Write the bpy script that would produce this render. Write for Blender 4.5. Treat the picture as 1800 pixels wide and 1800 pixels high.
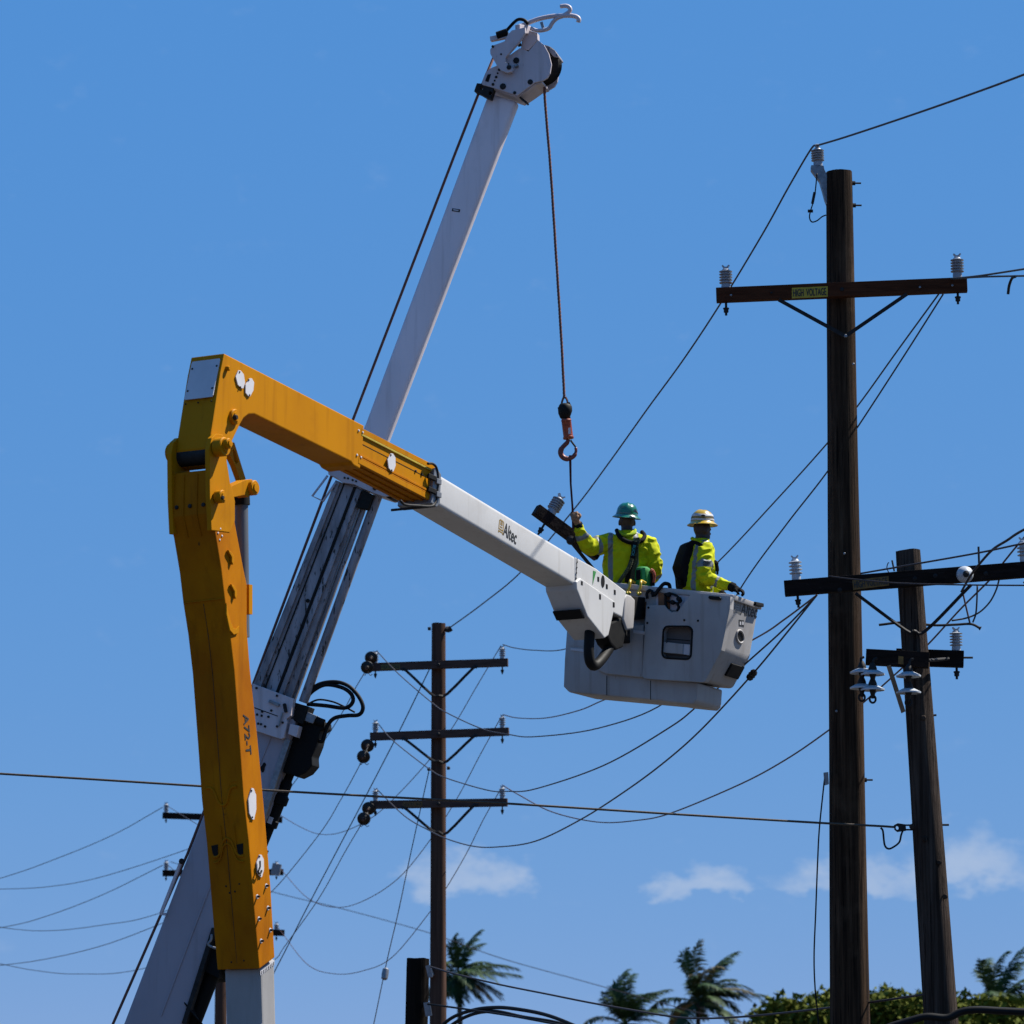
import bpy, bmesh, math, random
from math import radians, sin, cos, pi, sqrt, atan2
from mathutils import Vector, Matrix, noise
V = Vector
for o in list(bpy.data.objects): bpy.data.objects.remove(o)
scene = bpy.context.scene
col = scene.collection
random.seed(7)

# ---------------- camera, sky, sun, exposure ----------------
FPX = 6400.0                       # focal length in pixels of the 1800 px square photograph
PITCH = radians(9.5)
EYE = V((0, 0, 1.6))
cd = bpy.data.cameras.new('camera'); camo = bpy.data.objects.new('camera', cd); col.objects.link(camo)
cd.sensor_fit = 'HORIZONTAL'; cd.sensor_width = 24; cd.sensor_height = 24; cd.lens = FPX / 1800 * 24
cd.clip_start = 0.5; cd.clip_end = 20000
camo.location = EYE; camo.rotation_euler = (pi / 2 + PITCH, 0, 0)
cd.dof.use_dof = True; cd.dof.focus_distance = 36.0; cd.dof.aperture_fstop = 3.0
scene.camera = camo

SUN_EL = radians(55); SUN_AZ = radians(21)      # azimuth from image right towards the far side
SUN = V((cos(SUN_EL) * cos(SUN_AZ), cos(SUN_EL) * sin(SUN_AZ), sin(SUN_EL)))
sd = bpy.data.lights.new('sun', 'SUN'); so = bpy.data.objects.new('sun', sd); col.objects.link(so)
sd.energy = 5.0; sd.angle = radians(0.53); sd.color = (1.0, 0.95, 0.87)
so.rotation_euler = SUN.to_track_quat('Z', 'Y').to_euler(); so.location = (0, 0, 60)

world = bpy.data.worlds.new('World'); scene.world = world; world.use_nodes = True
nt = world.node_tree; nt.nodes.clear()
def N(nt, t, **kw):
    n = nt.nodes.new(t)
    for k, v in kw.items():
        if k in n.inputs.keys() if hasattr(n.inputs, 'keys') else False: n.inputs[k].default_value = v
        else: setattr(n, k, v)
    return n
def math_node(nt, op, a, b=None, clamp=False):
    n = nt.nodes.new('ShaderNodeMath'); n.operation = op; n.use_clamp = clamp
    for i, x in enumerate((a, b)):
        if x is None: continue
        if hasattr(x, 'is_output'): nt.links.new(x, n.inputs[i])
        else: n.inputs[i].default_value = x
    return n.outputs[0]
sky = nt.nodes.new('ShaderNodeTexSky'); sky.sky_type = 'NISHITA'; sky.sun_disc = False
sky.sun_elevation = SUN_EL; sky.sun_rotation = pi / 2 - SUN_AZ
sky.altitude = 3000; sky.air_density = 0.4; sky.dust_density = 0.0; sky.ozone_density = 1.0
# fair-weather clouds low over the horizon, a function of direction only
tc = nt.nodes.new('ShaderNodeTexCoord'); sx = nt.nodes.new('ShaderNodeSeparateXYZ')
nt.links.new(tc.outputs['Generated'], sx.inputs[0])
az = math_node(nt, 'ARCTAN2', sx.outputs[0], sx.outputs[1])
el = math_node(nt, 'ARCSINE', sx.outputs[2])
cv = nt.nodes.new('ShaderNodeCombineXYZ')
nt.links.new(math_node(nt, 'MULTIPLY', az, 60.0), cv.inputs[0]); nt.links.new(math_node(nt, 'MULTIPLY', el, 95.0), cv.inputs[1])
cn = nt.nodes.new('ShaderNodeTexNoise'); cn.inputs['Scale'].default_value = 1.0; cn.inputs['Detail'].default_value = 5; cn.inputs['Roughness'].default_value = .55
nt.links.new(cv.outputs[0], cn.inputs['Vector'])
wn = nt.nodes.new('ShaderNodeTexNoise'); wn.inputs['Scale'].default_value = .9; wn.inputs['Detail'].default_value = 4; wn.inputs['Roughness'].default_value = .6
nt.links.new(cv.outputs[0], wn.inputs['Vector']); ws = nt.nodes.new('ShaderNodeSeparateColor'); nt.links.new(wn.outputs['Color'], ws.inputs[0])
azw = math_node(nt, 'ADD', az, math_node(nt, 'MULTIPLY', math_node(nt, 'SUBTRACT', ws.outputs[0], .5), .055))
elw = math_node(nt, 'ADD', el, math_node(nt, 'MULTIPLY', math_node(nt, 'SUBTRACT', ws.outputs[1], .5), .024))
total = None
blobs = [(-.0145, .0672, .020, .0085), (.0527, .0655, .015, .0062), (.1255, .0705, .024, .0105), (.100, .066, .030, .006)]
rnd = random.Random(3)
for k in range(22):                                   # the same bank of small clouds goes on all round the horizon
    a = rnd.uniform(.22, 2 * pi - .3)
    if a > pi: a -= 2 * pi
    blobs.append((a, rnd.uniform(.055, .09), rnd.uniform(.02, .05), rnd.uniform(.006, .014)))
for (a, e, w, h) in blobs:
    dx = math_node(nt, 'DIVIDE', math_node(nt, 'SUBTRACT', azw, a), w * 1.15)
    dy = math_node(nt, 'DIVIDE', math_node(nt, 'SUBTRACT', elw, e - h * .35), h * 1.5)
    dy = math_node(nt, 'MULTIPLY', dy, math_node(nt, 'ADD', 1.0, math_node(nt, 'MULTIPLY', math_node(nt, 'LESS_THAN', dy, 0.0), 1.4)))   # flat base
    r2 = math_node(nt, 'ADD', math_node(nt, 'MULTIPLY', dx, dx), math_node(nt, 'MULTIPLY', dy, dy))
    m = math_node(nt, 'SUBTRACT', 1.0, r2, True)
    total = m if total is None else math_node(nt, 'MAXIMUM', total, m)
cm = math_node(nt, 'ADD', math_node(nt, 'MULTIPLY', total, 1.0), math_node(nt, 'MULTIPLY', math_node(nt, 'SUBTRACT', cn.outputs['Fac'], .60), 1.6))
cr = nt.nodes.new('ShaderNodeMapRange'); cr.interpolation_type = 'SMOOTHSTEP'
cr.inputs['From Min'].default_value = .0; cr.inputs['From Max'].default_value = 1.1; cr.inputs['To Max'].default_value = .62
nt.links.new(cm, cr.inputs['Value'])
# the photograph's deep, even blue: one tone curve per channel on the whole sky
ss = nt.nodes.new('ShaderNodeSeparateColor'); sc_ = nt.nodes.new('ShaderNodeCombineColor'); nt.links.new(sky.outputs[0], ss.inputs[0])
for i, (k, g) in enumerate(((.76, .56), (1.84, .20), (4.3, .03))):
    nt.links.new(math_node(nt, 'MULTIPLY', math_node(nt, 'POWER', ss.outputs[i], g), k), sc_.inputs[i])
gm = nt.nodes.new('ShaderNodeMix'); gm.data_type = 'RGBA'; gm.inputs['B'].default_value = (3.3, 3.9, 4.95, 1)
nt.links.new(cr.outputs[0], gm.inputs['Factor']); nt.links.new(sc_.outputs[0], gm.inputs['A'])
bg = nt.nodes.new('ShaderNodeBackground'); bg.inputs[1].default_value = 0.0725
nt.links.new(gm.outputs['Result'], bg.inputs[0])
wo = nt.nodes.new('ShaderNodeOutputWorld'); nt.links.new(bg.outputs[0], wo.inputs[0])
vs = scene.view_settings; vs.view_transform = 'Standard'; vs.look = 'None'; vs.gamma = 1; vs.exposure = 1.05; vs.use_curve_mapping = False

# ---------------- survey: photograph pixel -> point in the place ----------------
FW = V((0, cos(PITCH), sin(PITCH))); UP = V((0, -sin(PITCH), cos(PITCH))); RT = V((1, 0, 0)); Z = V((0, 0, 1))
def ray(u, v): return RT * ((u - 900) / FPX) + UP * ((900 - v) / FPX) + FW
def P(u, v, Y):
    r = ray(u, v); return EYE + r * (Y / r.y)
class Plane:
    def __init__(s, o, n): s.o = V(o); s.n = V(n).normalized()
    def at(s, u, v, off=0.0):
        o = s.o + s.n * off; r = ray(u, v); return EYE + r * ((o - EYE).dot(s.n) / r.dot(s.n))
def mpp(Y): return Y / FPX          # metres per pixel at depth Y

# ---------------- materials ----------------
def mat(name, c1, c2=None, rough=.5, metal=0.0, scale=(4, 4, 4), bump=0.0, lo=.35, hi=.65, detail=6, spots=None, spot_scale=(30, 30, 30), spot_at=.68, coat=0, bscale=None, spec=.5, wear=None):
    m = bpy.data.materials.new(name); m.use_nodes = True; t = m.node_tree; b = t.nodes['Principled BSDF']
    b.inputs['Roughness'].default_value = rough; b.inputs['Metallic'].default_value = metal
    b.inputs['Coat Weight'].default_value = coat; b.inputs['Specular IOR Level'].default_value = spec
    c2 = c2 or tuple(x * .8 for x in c1)
    c1, c2 = tuple(x * ALB for x in c1), tuple(x * ALB for x in c2)
    if spots: spots = tuple(x * ALB for x in spots)
    co = t.nodes.new('ShaderNodeTexCoord')
    def nz(sc, det, rgh=.6):
        mp = t.nodes.new('ShaderNodeMapping'); mp.inputs['Scale'].default_value = sc
        t.links.new(co.outputs['Object'], mp.inputs['Vector'])
        n = t.nodes.new('ShaderNodeTexNoise'); n.inputs['Scale'].default_value = 1; n.inputs['Detail'].default_value = det; n.inputs['Roughness'].default_value = rgh
        t.links.new(mp.outputs[0], n.inputs['Vector']); return n.outputs['Fac']
    n1 = nz(scale, detail)
    rp = t.nodes.new('ShaderNodeMapRange'); rp.inputs['From Min'].default_value = lo; rp.inputs['From Max'].default_value = hi
    t.links.new(n1, rp.inputs['Value'])
    mx = t.nodes.new('ShaderNodeMix'); mx.data_type = 'RGBA'; mx.inputs['A'].default_value = (*c1, 1); mx.inputs['B'].default_value = (*c2, 1)
    t.links.new(rp.outputs[0], mx.inputs['Factor']); out = mx.outputs['Result']
    if spots:
        n2 = nz(spot_scale, 4, .65)
        r2 = t.nodes.new('ShaderNodeMapRange'); r2.inputs['From Min'].default_value = spot_at; r2.inputs['From Max'].default_value = spot_at + .06
        t.links.new(n2, r2.inputs['Value'])
        m2 = t.nodes.new('ShaderNodeMix'); m2.data_type = 'RGBA'; m2.inputs['B'].default_value = (*spots, 1)
        t.links.new(r2.outputs[0], m2.inputs['Factor']); t.links.new(out, m2.inputs['A']); out = m2.outputs['Result']
    if wear:                                   # rain streaks, rubbed patches and fine scratches
        for sc, at, k in (((13, 13, .8), .54, .38), ((2.3, 2.3, 2.0), .56, .30), ((70, 9, 70), .66, .5)):
            n3 = nz(sc, 5, .6); r3 = t.nodes.new('ShaderNodeMapRange'); r3.inputs['From Min'].default_value = at; r3.inputs['From Max'].default_value = at + .16; r3.inputs['To Max'].default_value = k
            t.links.new(n3, r3.inputs['Value']); m3 = t.nodes.new('ShaderNodeMix'); m3.data_type = 'RGBA'; m3.inputs['B'].default_value = (*[x * ALB for x in wear], 1)
            t.links.new(r3.outputs[0], m3.inputs['Factor']); t.links.new(out, m3.inputs['A']); out = m3.outputs['Result']
    t.links.new(out, b.inputs['Base Color'])
    rr = t.nodes.new('ShaderNodeMapRange'); rr.inputs['To Min'].default_value = rough * .85; rr.inputs['To Max'].default_value = min(1, rough * 1.25)
    t.links.new(n1, rr.inputs['Value']); t.links.new(rr.outputs[0], b.inputs['Roughness'])
    if bump:
        bn = t.nodes.new('ShaderNodeBump'); bn.inputs['Strength'].default_value = bump; bn.inputs['Distance'].default_value = .02
        t.links.new(nz(bscale or scale, 8, .65), bn.inputs['Height']); t.links.new(bn.outputs[0], b.inputs['Normal'])
    return m
M = {}
ALB = .62
M['yellow'] = mat('yellow_paint', (.66, .265, .002), (.58, .225, .002), .5, 0, (1.3, 1.3, .8), 0, spots=(.30, .11, .006), spot_scale=(11, 11, 2.5), spot_at=.70, spec=.06, wear=(.34, .12, .004))
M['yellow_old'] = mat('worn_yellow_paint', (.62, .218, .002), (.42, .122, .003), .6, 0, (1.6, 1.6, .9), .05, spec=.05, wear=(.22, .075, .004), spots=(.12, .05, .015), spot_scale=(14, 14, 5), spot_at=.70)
M['white'] = mat('white_paint', (.56, .55, .54), (.49, .48, .47), .45, 0, (2, 2, 2), 0, spots=(.42, .39, .35), spot_scale=(22, 22, 7), spot_at=.73, spec=.2, wear=(.36, .34, .31))
M['fibreglass'] = mat('white_fibreglass', (.76, .755, .745), (.69, .685, .675), .45, 0, (1.2, 1.2, 1.2), 0, spec=.2, wear=(.50, .47, .43))
M['bucket'] = mat('white_bucket_plastic', (.55, .535, .525), (.45, .43, .42), .5, 0, (2.2, 2.2, 1.3), .04, spec=.15, wear=(.30, .265, .23), spots=(.33, .29, .25), spot_scale=(12, 12, 3.5), spot_at=.66)
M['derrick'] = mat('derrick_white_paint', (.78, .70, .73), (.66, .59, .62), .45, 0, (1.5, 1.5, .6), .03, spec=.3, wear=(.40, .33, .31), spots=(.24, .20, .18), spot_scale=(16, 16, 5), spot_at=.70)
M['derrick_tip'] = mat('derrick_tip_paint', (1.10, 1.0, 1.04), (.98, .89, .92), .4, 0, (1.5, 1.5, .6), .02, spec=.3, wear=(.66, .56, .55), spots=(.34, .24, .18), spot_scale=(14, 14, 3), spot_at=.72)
M['insert'] = mat('grey_white_fibreglass', (.46, .45, .445), (.38, .37, .365), .55, 0, (3, 3, .8), .03, spec=.12, wear=(.28, .27, .26))
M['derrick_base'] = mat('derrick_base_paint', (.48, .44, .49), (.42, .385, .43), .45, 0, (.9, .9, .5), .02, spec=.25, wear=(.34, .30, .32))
M['greasy'] = mat('greasy_sliding_steel', (.48, .45, .475), (.22, .205, .215), .45, .1, (7, 7, 1.6), .1, spec=.3, spots=(.018, .016, .015), spot_scale=(26, 26, 7), spot_at=.575)
M['grease'] = mat('black_grease', (.008, .007, .006), (.02, .018, .014), .6, 0, (30, 30, 30), .2, spec=.15)
M['steel'] = mat('galvanised_steel', (.36, .37, .39), (.25, .26, .28), .45, .6, (25, 25, 25), .05)
M['dark_steel'] = mat('dark_steel', (.035, .033, .033), (.018, .017, .017), .6, .2, (20, 20, 20), .1, spec=.2)
M['black'] = mat('black_rubber', (.006, .006, .0065), (.011, .011, .011), .6, 0, (12, 12, 12), .05, spec=.15)
M['black_paint'] = mat('black_paint', (.006, .006, .006), (.010, .010, .009), .65, 0, (12, 12, 12), .1, spec=.12)
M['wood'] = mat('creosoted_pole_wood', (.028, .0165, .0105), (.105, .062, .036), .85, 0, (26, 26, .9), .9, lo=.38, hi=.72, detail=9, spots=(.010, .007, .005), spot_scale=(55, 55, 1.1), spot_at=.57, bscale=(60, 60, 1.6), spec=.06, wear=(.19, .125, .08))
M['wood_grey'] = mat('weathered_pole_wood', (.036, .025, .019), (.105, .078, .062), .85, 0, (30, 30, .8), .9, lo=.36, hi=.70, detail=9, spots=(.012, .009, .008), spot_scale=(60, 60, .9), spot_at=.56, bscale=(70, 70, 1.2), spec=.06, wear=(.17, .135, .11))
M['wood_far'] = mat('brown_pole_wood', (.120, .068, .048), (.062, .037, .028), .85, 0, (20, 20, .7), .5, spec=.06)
M['wood_dark'] = mat('dark_tarred_wood', (.008, .006, .005), (.017, .012, .009), .85, 0, (22, 22, .9), .7, spec=.05)
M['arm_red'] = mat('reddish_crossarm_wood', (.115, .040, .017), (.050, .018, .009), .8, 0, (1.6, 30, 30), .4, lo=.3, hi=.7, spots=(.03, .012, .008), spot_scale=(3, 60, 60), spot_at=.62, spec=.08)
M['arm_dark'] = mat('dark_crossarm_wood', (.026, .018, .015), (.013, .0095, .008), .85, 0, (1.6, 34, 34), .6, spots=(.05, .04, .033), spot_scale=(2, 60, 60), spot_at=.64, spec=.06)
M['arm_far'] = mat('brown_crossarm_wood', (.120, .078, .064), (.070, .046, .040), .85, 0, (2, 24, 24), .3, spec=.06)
M['porcelain'] = mat('grey_glazed_porcelain', (.42, .46, .52), (.33, .37, .42), .42, 0, (10, 10, 10), 0)
M['porcelain_pale'] = mat('pale_glazed_porcelain', (.66, .70, .74), (.48, .52, .56), .35, 0, (10, 10, 10), 0)
M['brown_glass'] = mat('dark_brown_glazed_porcelain', (.010, .006, .005), (.007, .005, .0045), .38, 0, (8, 8, 8), 0, spec=.3)
M['wire'] = mat('weathered_conductor', (.040, .030, .032), (.065, .050, .048), .6, .3, (30, 30, 30), 0)
M['copper'] = mat('tarnished_copper_conductor', (.16, .075, .058), (.10, .052, .045), .55, .4, (20, 20, 20), 0)
M['rope'] = mat('brown_hoist_rope', (.27, .125, .10), (.17, .085, .07), .85, 0, (40, 40, 40), .2, spec=.2)
M['strand'] = mat('galvanised_strand', (.075, .055, .035), (.13, .10, .07), .6, .4, (60, 60, 60), .1)
M['sling'] = mat('dark_red_sling', (.085, .016, .018), (.05, .012, .013), .8, 0, (40, 40, 40), .1, spec=.2)
M['orange'] = mat('orange_red_paint', (.46, .06, .010), (.26, .04, .012), .45, 0, (14, 14, 14), .1, spots=(.05, .02, .012), spot_scale=(40, 40, 40), spot_at=.63)
M['hook_red'] = mat('worn_red_hook_steel', (.30, .045, .02), (.14, .03, .018), .45, .1, (18, 18, 18), .1)
M['sign_yellow'] = mat('yellow_sign_plate', (.60, .44, .012), (.48, .34, .014), .6, 0, (12, 12, 12), 0)
M['sign_orange'] = mat('faded_orange_sign', (.25, .13, .015), (.15, .08, .012), .7, 0, (18, 18, 18), 0)
M['ink'] = mat('black_lettering', (.012, .012, .012), (.018, .018, .018), .6)
M['gold'] = mat('gold_emblem', (.42, .27, .045), (.38, .24, .04), .5)
M['grey_ink'] = mat('grey_emblem', (.20, .19, .17), (.17, .16, .15), .5)
M['hivis'] = mat('lime_yellow_shirt_cloth', (.62, .66, .004), (.52, .555, .004), .85, 0, (6, 6, 6), .15, bscale=(14, 14, 9), spec=.15)
M['silver'] = mat('silver_reflective_tape', (.22, .24, .235), (.17, .185, .18), .5, 0, (10, 10, 10), 0)
M['lime_dark'] = mat('lime_collar_cloth', (.36, .50, .02), (.30, .42, .02), .85, spec=.15)
M['skin'] = mat('brown_skin', (.050, .024, .016), (.04, .019, .013), .6, 0, (12, 12, 12), 0)
M['glove'] = mat('tan_leather_glove', (.36, .19, .09), (.22, .11, .05), .8, 0, (22, 22, 22), .15)
M['navy'] = mat('dark_work_trousers', (.02, .022, .03), (.03, .032, .04), .9, 0, (12, 12, 12), .1)
M['harness'] = mat('black_harness_webbing', (.007, .0065, .007), (.013, .012, .012), .85, 0, (30, 30, 30), .15, spec=.1)
M['lanyard'] = mat('dark_green_lanyard', (.06, .075, .02), (.03, .035, .02), .85, 0, (80, 80, 80), .2, spots=(.42, .40, .16), spot_scale=(90, 90, 90), spot_at=.60)
M['green'] = mat('green_helmet_plastic', (.004, .165, .095), (.004, .145, .085), .25, 0, (6, 6, 6), 0, coat=.5)
M['bag'] = mat('green_canvas_bag', (.008, .30, .045), (.006, .22, .035), .8, 0, (18, 18, 18), .1)
M['helmet_y'] = mat('yellow_helmet_plastic', (.62, .40, .01), (.55, .35, .01), .3, 0, (6, 6, 6), 0, coat=.4)
M['helmet_w'] = mat('white_helmet_stripe', (.70, .69, .68), (.62, .61, .60), .4)
M['teal'] = mat('teal_lettering', (.03, .32, .33), (.03, .30, .31), .6)
M['hook_yellow'] = mat('yellow_hook_plastic', (.74, .52, .02), (.66, .45, .02), .35)
M['plate'] = mat('pale_aluminium_plate', (.80, .79, .82), (.72, .71, .74), .5, .0, (5, 5, 5), 0, spec=.25)
M['ground'] = mat('dry_dirt_and_grass', (.095, .062, .038), (.065, .052, .028), .95, 0, (.4, .4, .4), .3)
M['asphalt'] = mat('asphalt', (.055, .053, .05), (.042, .04, .039), .9, 0, (3, 3, 3), .3)
M['frond'] = mat('palm_leaf', (.044, .092, .022), (.018, .048, .020), .6, 0, (1.2, 1.2, 1.2), 0, spec=.15)
M['frond_dry'] = mat('dry_palm_leaf', (.20, .16, .05), (.12, .10, .035), .7, 0, (1.2, 1.2, 1.2), 0)
M['trunk'] = mat('grey_trunk_bark', (.10, .080, .062), (.06, .048, .038), .9, 0, (4, 4, 9), .5)
M['leaf'] = mat('broad_leaf', (.150, .165, .016), (.085, .110, .012), .8, 0, (1.1, 1.1, 1.1), 0, lo=.42, hi=.6, spec=.1)

# ---------------- object helpers ----------------
def obj(name, data, material, parent=None, smooth=False, label=None):
    """Link one mesh object; parent may be a root Empty (world offset undone) or a part."""
    if isinstance(data, bmesh.types.BMesh):
        me = bpy.data.meshes.new(name); bmesh.ops.recalc_face_normals(data, faces=data.faces[:]); data.to_mesh(me); data.free()
    else: me = data
    me.name = name
    if not me.materials: me.materials.append(M[material] if isinstance(material, str) else material)
    if smooth: me.shade_smooth() if smooth is True else smooth_by_angle(me, smooth)
    o = bpy.data.objects.new(name, me); col.objects.link(o)
    if parent is not None: attach(o, parent)
    if label: o['label'] = label
    return o
def attach(o, parent):
    o.parent = parent
    if parent.type == 'EMPTY': o.matrix_parent_inverse = Matrix.Translation(-parent.location)
def smooth_by_angle(me, deg):
    bm = bmesh.new(); bm.from_mesh(me); lim = radians(deg)
    for f in bm.faces: f.smooth = True
    for e in bm.edges: e.smooth = len(e.link_faces) == 2 and e.calc_face_angle(0) < lim
    bm.to_mesh(me); bm.free()
def thing(name, label, cat, loc, group=None):
    o = bpy.data.objects.new(name, None); col.objects.link(o); o.location = loc; o.empty_display_size = .3
    return tag(o, label, cat, group)
def tag(o, label, cat=None, group=None, kind=None):
    o['label'] = label
    if cat: o['category'] = cat
    if group: o['group'] = group
    if kind: o['kind'] = kind
    return o
def structure(o): o['kind'] = 'structure'; return o

def add_prism(bm, pts, vec):
    a = [bm.verts.new(p) for p in pts]; b = [bm.verts.new(p + vec) for p in pts]; n = len(pts)
    bm.faces.new(a); bm.faces.new(b[::-1])
    for i in range(n): bm.faces.new((a[i], b[i], b[(i + 1) % n], a[(i + 1) % n]))
    return a, b
def prism(pts, vec, bev=0.0, seg=2):
    bm = bmesh.new(); add_prism(bm, [V(p) for p in pts], V(vec))
    bmesh.ops.recalc_face_normals(bm, faces=bm.faces[:])
    if bev: bmesh.ops.bevel(bm, geom=bm.edges[:], offset=bev, segments=seg, profile=.6, affect='EDGES', clamp_overlap=True)
    return bm
def prism_holes(outer, holes, vec):
    bm = bmesh.new(); edges = []
    for loop in [outer] + holes:
        vs_ = [bm.verts.new(p) for p in loop]
        edges += [bm.edges.new((vs_[i], vs_[(i + 1) % len(vs_)])) for i in range(len(vs_))]
    bmesh.ops.triangle_fill(bm, use_beauty=True, use_dissolve=False, edges=edges)
    r = bmesh.ops.extrude_face_region(bm, geom=bm.faces[:])
    bmesh.ops.translate(bm, verts=[g for g in r['geom'] if isinstance(g, bmesh.types.BMVert)], vec=vec)
    return bm
def add_tube(bm, pts, r, seg=8, caps=True):
    pts = [V(p) for p in pts]; n = len(pts); rs = r if isinstance(r, (list, tuple)) else [r] * n
    tang = [(pts[min(i + 1, n - 1)] - pts[max(i - 1, 0)]).normalized() for i in range(n)]
    t0 = tang[0]; ref = Z if abs(t0.z) < .9 else V((1, 0, 0)); nx = t0.cross(ref).normalized(); rings = []
    for i in range(n):
        t = tang[i]; nx = (nx - t * nx.dot(t)).normalized(); ny = t.cross(nx)
        rings.append([bm.verts.new(pts[i] + (nx * cos(2 * pi * k / seg) + ny * sin(2 * pi * k / seg)) * rs[i]) for k in range(seg)])
    for i in range(n - 1):
        for k in range(seg): bm.faces.new((rings[i][k], rings[i][(k + 1) % seg], rings[i + 1][(k + 1) % seg], rings[i + 1][k]))
    if caps: bm.faces.new(rings[0][::-1]); bm.faces.new(rings[-1])
def tube(pts, r, seg=8, caps=True):
    bm = bmesh.new(); add_tube(bm, pts, r, seg, caps); return bm
def spline(pts, per=8):
    pts = [V(p) for p in pts]; out = []; n = len(pts)
    for i in range(n - 1):
        a = pts[i - 1] if i else pts[0] * 2 - pts[1]; b, c = pts[i], pts[i + 1]; d = pts[i + 2] if i + 2 < n else pts[-1] * 2 - pts[-2]
        for k in range(per):
            t = k / per
            out.append(.5 * ((2 * b) + (c - a) * t + (2 * a - 5 * b + 4 * c - d) * t * t + (3 * b - a - 3 * c + d) * t ** 3))
    out.append(pts[-1]); return out
def add_lathe(bm, prof, o, axis, seg=20):
    axis = V(axis).normalized(); ref = V((1, 0, 0)) if abs(axis.x) < .8 else V((0, 1, 0))
    a = axis.cross(ref).normalized(); b = axis.cross(a); rings = []
    for (r, z) in prof: rings.append([bm.verts.new(V(o) + axis * z + (a * cos(2 * pi * k / seg) + b * sin(2 * pi * k / seg)) * max(r, .0004)) for k in range(seg)])
    for i in range(len(prof) - 1):
        for k in range(seg): bm.faces.new((rings[i][k], rings[i][(k + 1) % seg], rings[i + 1][(k + 1) % seg], rings[i + 1][k]))
    bm.faces.new(rings[0][::-1]); bm.faces.new(rings[-1])
def lathe(prof, o, axis=Z, seg=20):
    bm = bmesh.new(); add_lathe(bm, prof, o, axis, seg); return bm
def add_bar(bm, A, B, h, w, up=Z):
    A, B = V(A), V(B); d = (B - A).normalized(); s = d.cross(up).normalized(); u = s.cross(d)
    q = [A + u * h / 2 * i + s * w / 2 * j for i, j in ((1, 1), (1, -1), (-1, -1), (-1, 1))]
    add_prism(bm, q, B - A)
def bar(A, B, h, w, up=Z, bev=0.0):
    bm = bmesh.new(); add_bar(bm, A, B, h, w, up)
    if bev: bmesh.ops.recalc_face_normals(bm, faces=bm.faces[:]); bmesh.ops.bevel(bm, geom=bm.edges[:], offset=bev, segments=2, profile=.6, affect='EDGES')
    return bm
def bolt(parent, c, n, r=.014, h=.014, m='dark_steel', name='bolt', seg=8, washer=False):
    pr = [(r, -.004), (r, h * .7), (r * .7, h)]
    if washer: pr = [(r * 1.7, -.004), (r * 1.7, .004), (r, .0045)] + pr[1:]
    return obj(name, lathe(pr, c, n, seg), m, parent, smooth=40)
def pin(parent, c, n, r, h, m, name='pivot_pin', seg=20):
    return obj(name, lathe([(r, -.03), (r, h - .008), (r - .008, h), (r * .62, h), (r * .58, h + .012), (r * .3, h + .012), (.001, h + .014)], c, n, seg), m, parent, smooth=35)
def lettering(parent, text, A, B, n, height, m='ink', off=.0018, name='lettering', shear=0.0, bold=.022):
    A, B, n = V(A), V(B), V(n).normalized()
    cu = bpy.data.curves.new('txt', 'FONT'); cu.body = text; cu.extrude = .0; cu.resolution_u = 3
    to = bpy.data.objects.new('txt', cu); me = bpy.data.meshes.new_from_object(to)
    bpy.data.objects.remove(to); bpy.data.curves.remove(cu)
    xs = [v.co.x for v in me.vertices]; ys = [v.co.y for v in me.vertices]; x0, x1, y0, y1 = min(xs), max(xs), min(ys), max(ys)
    x = (B - A).normalized(); y = n.cross(x); w = (B - A).length
    bm = bmesh.new()
    for k, (dx, dy) in enumerate(((-1, 0), (1, 0), (0, -1), (0, 1), (0, 0))):      # bold strokes, laid as thin paint
        mp_ = [bm.verts.new(A + x * ((v.co.x - x0) / (x1 - x0) * w + dx * bold * height) + y * ((v.co.y - y0) / (y1 - y0) + dy * bold) * height + n * (off + k * .0003)) for v in me.vertices]
        for f in me.polygons:
            try: bm.faces.new([mp_[i] for i in f.vertices])
            except ValueError: pass
    me2 = bpy.data.meshes.new(name); bm.to_mesh(me2); bm.free()
    return obj(name, me2, m, parent)
def emblem(parent, A, B, n, height, m='gold', off=.002):
    """Arched ladder-like emblem drawn with thin strokes in the box whose base runs A-B."""
    A, B, n = V(A), V(B), V(n).normalized(); x = B - A; y = n.cross(x.normalized()) * height
    bm = bmesh.new()
    def rect(x0, y0, x1, y1): add_prism(bm, [A + x * i + y * j + n * off for i, j in ((x0, y0), (x1, y0), (x1, y1), (x0, y1))], -n * off * .7)
    rect(0, .25, .14, .92); rect(.86, .25, 1, .92); rect(.14, .90, .86, 1.0); rect(0, 0, .16, .17); rect(.84, 0, 1, .17)
    rect(.28, .62, .72, .70); rect(.28, .44, .72, .52); rect(.16, .25, .84, .33); rect(.28, .70, .38, .84); rect(.62, .70, .72, .84); rect(.38, .76, .62, .84); rect(.2, .08, .8, .17)
    return obj('emblem', bm, m, parent)
def wire_plane(a, b):
    d = V((b - a).xy.to_3d()).normalized(); return Plane(a, d.cross(Z))
# ---------------- ground ----------------
bm = bmesh.new()
vs_ = [bm.verts.new(p) for p in ((-6000, -3000, 0), (6000, -3000, 0), (6000, 9000, 0), (-6000, 9000, 0))]; bm.faces.new(vs_)
structure(obj('ground', bm, 'ground'))
bm = bmesh.new()
vs_ = [bm.verts.new(p) for p in ((-400, 8, .004), (400, 8, .004), (400, 52, .004), (-400, 52, .004))]; bm.faces.new(vs_)
structure(obj('road', bm, 'asphalt'))

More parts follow.
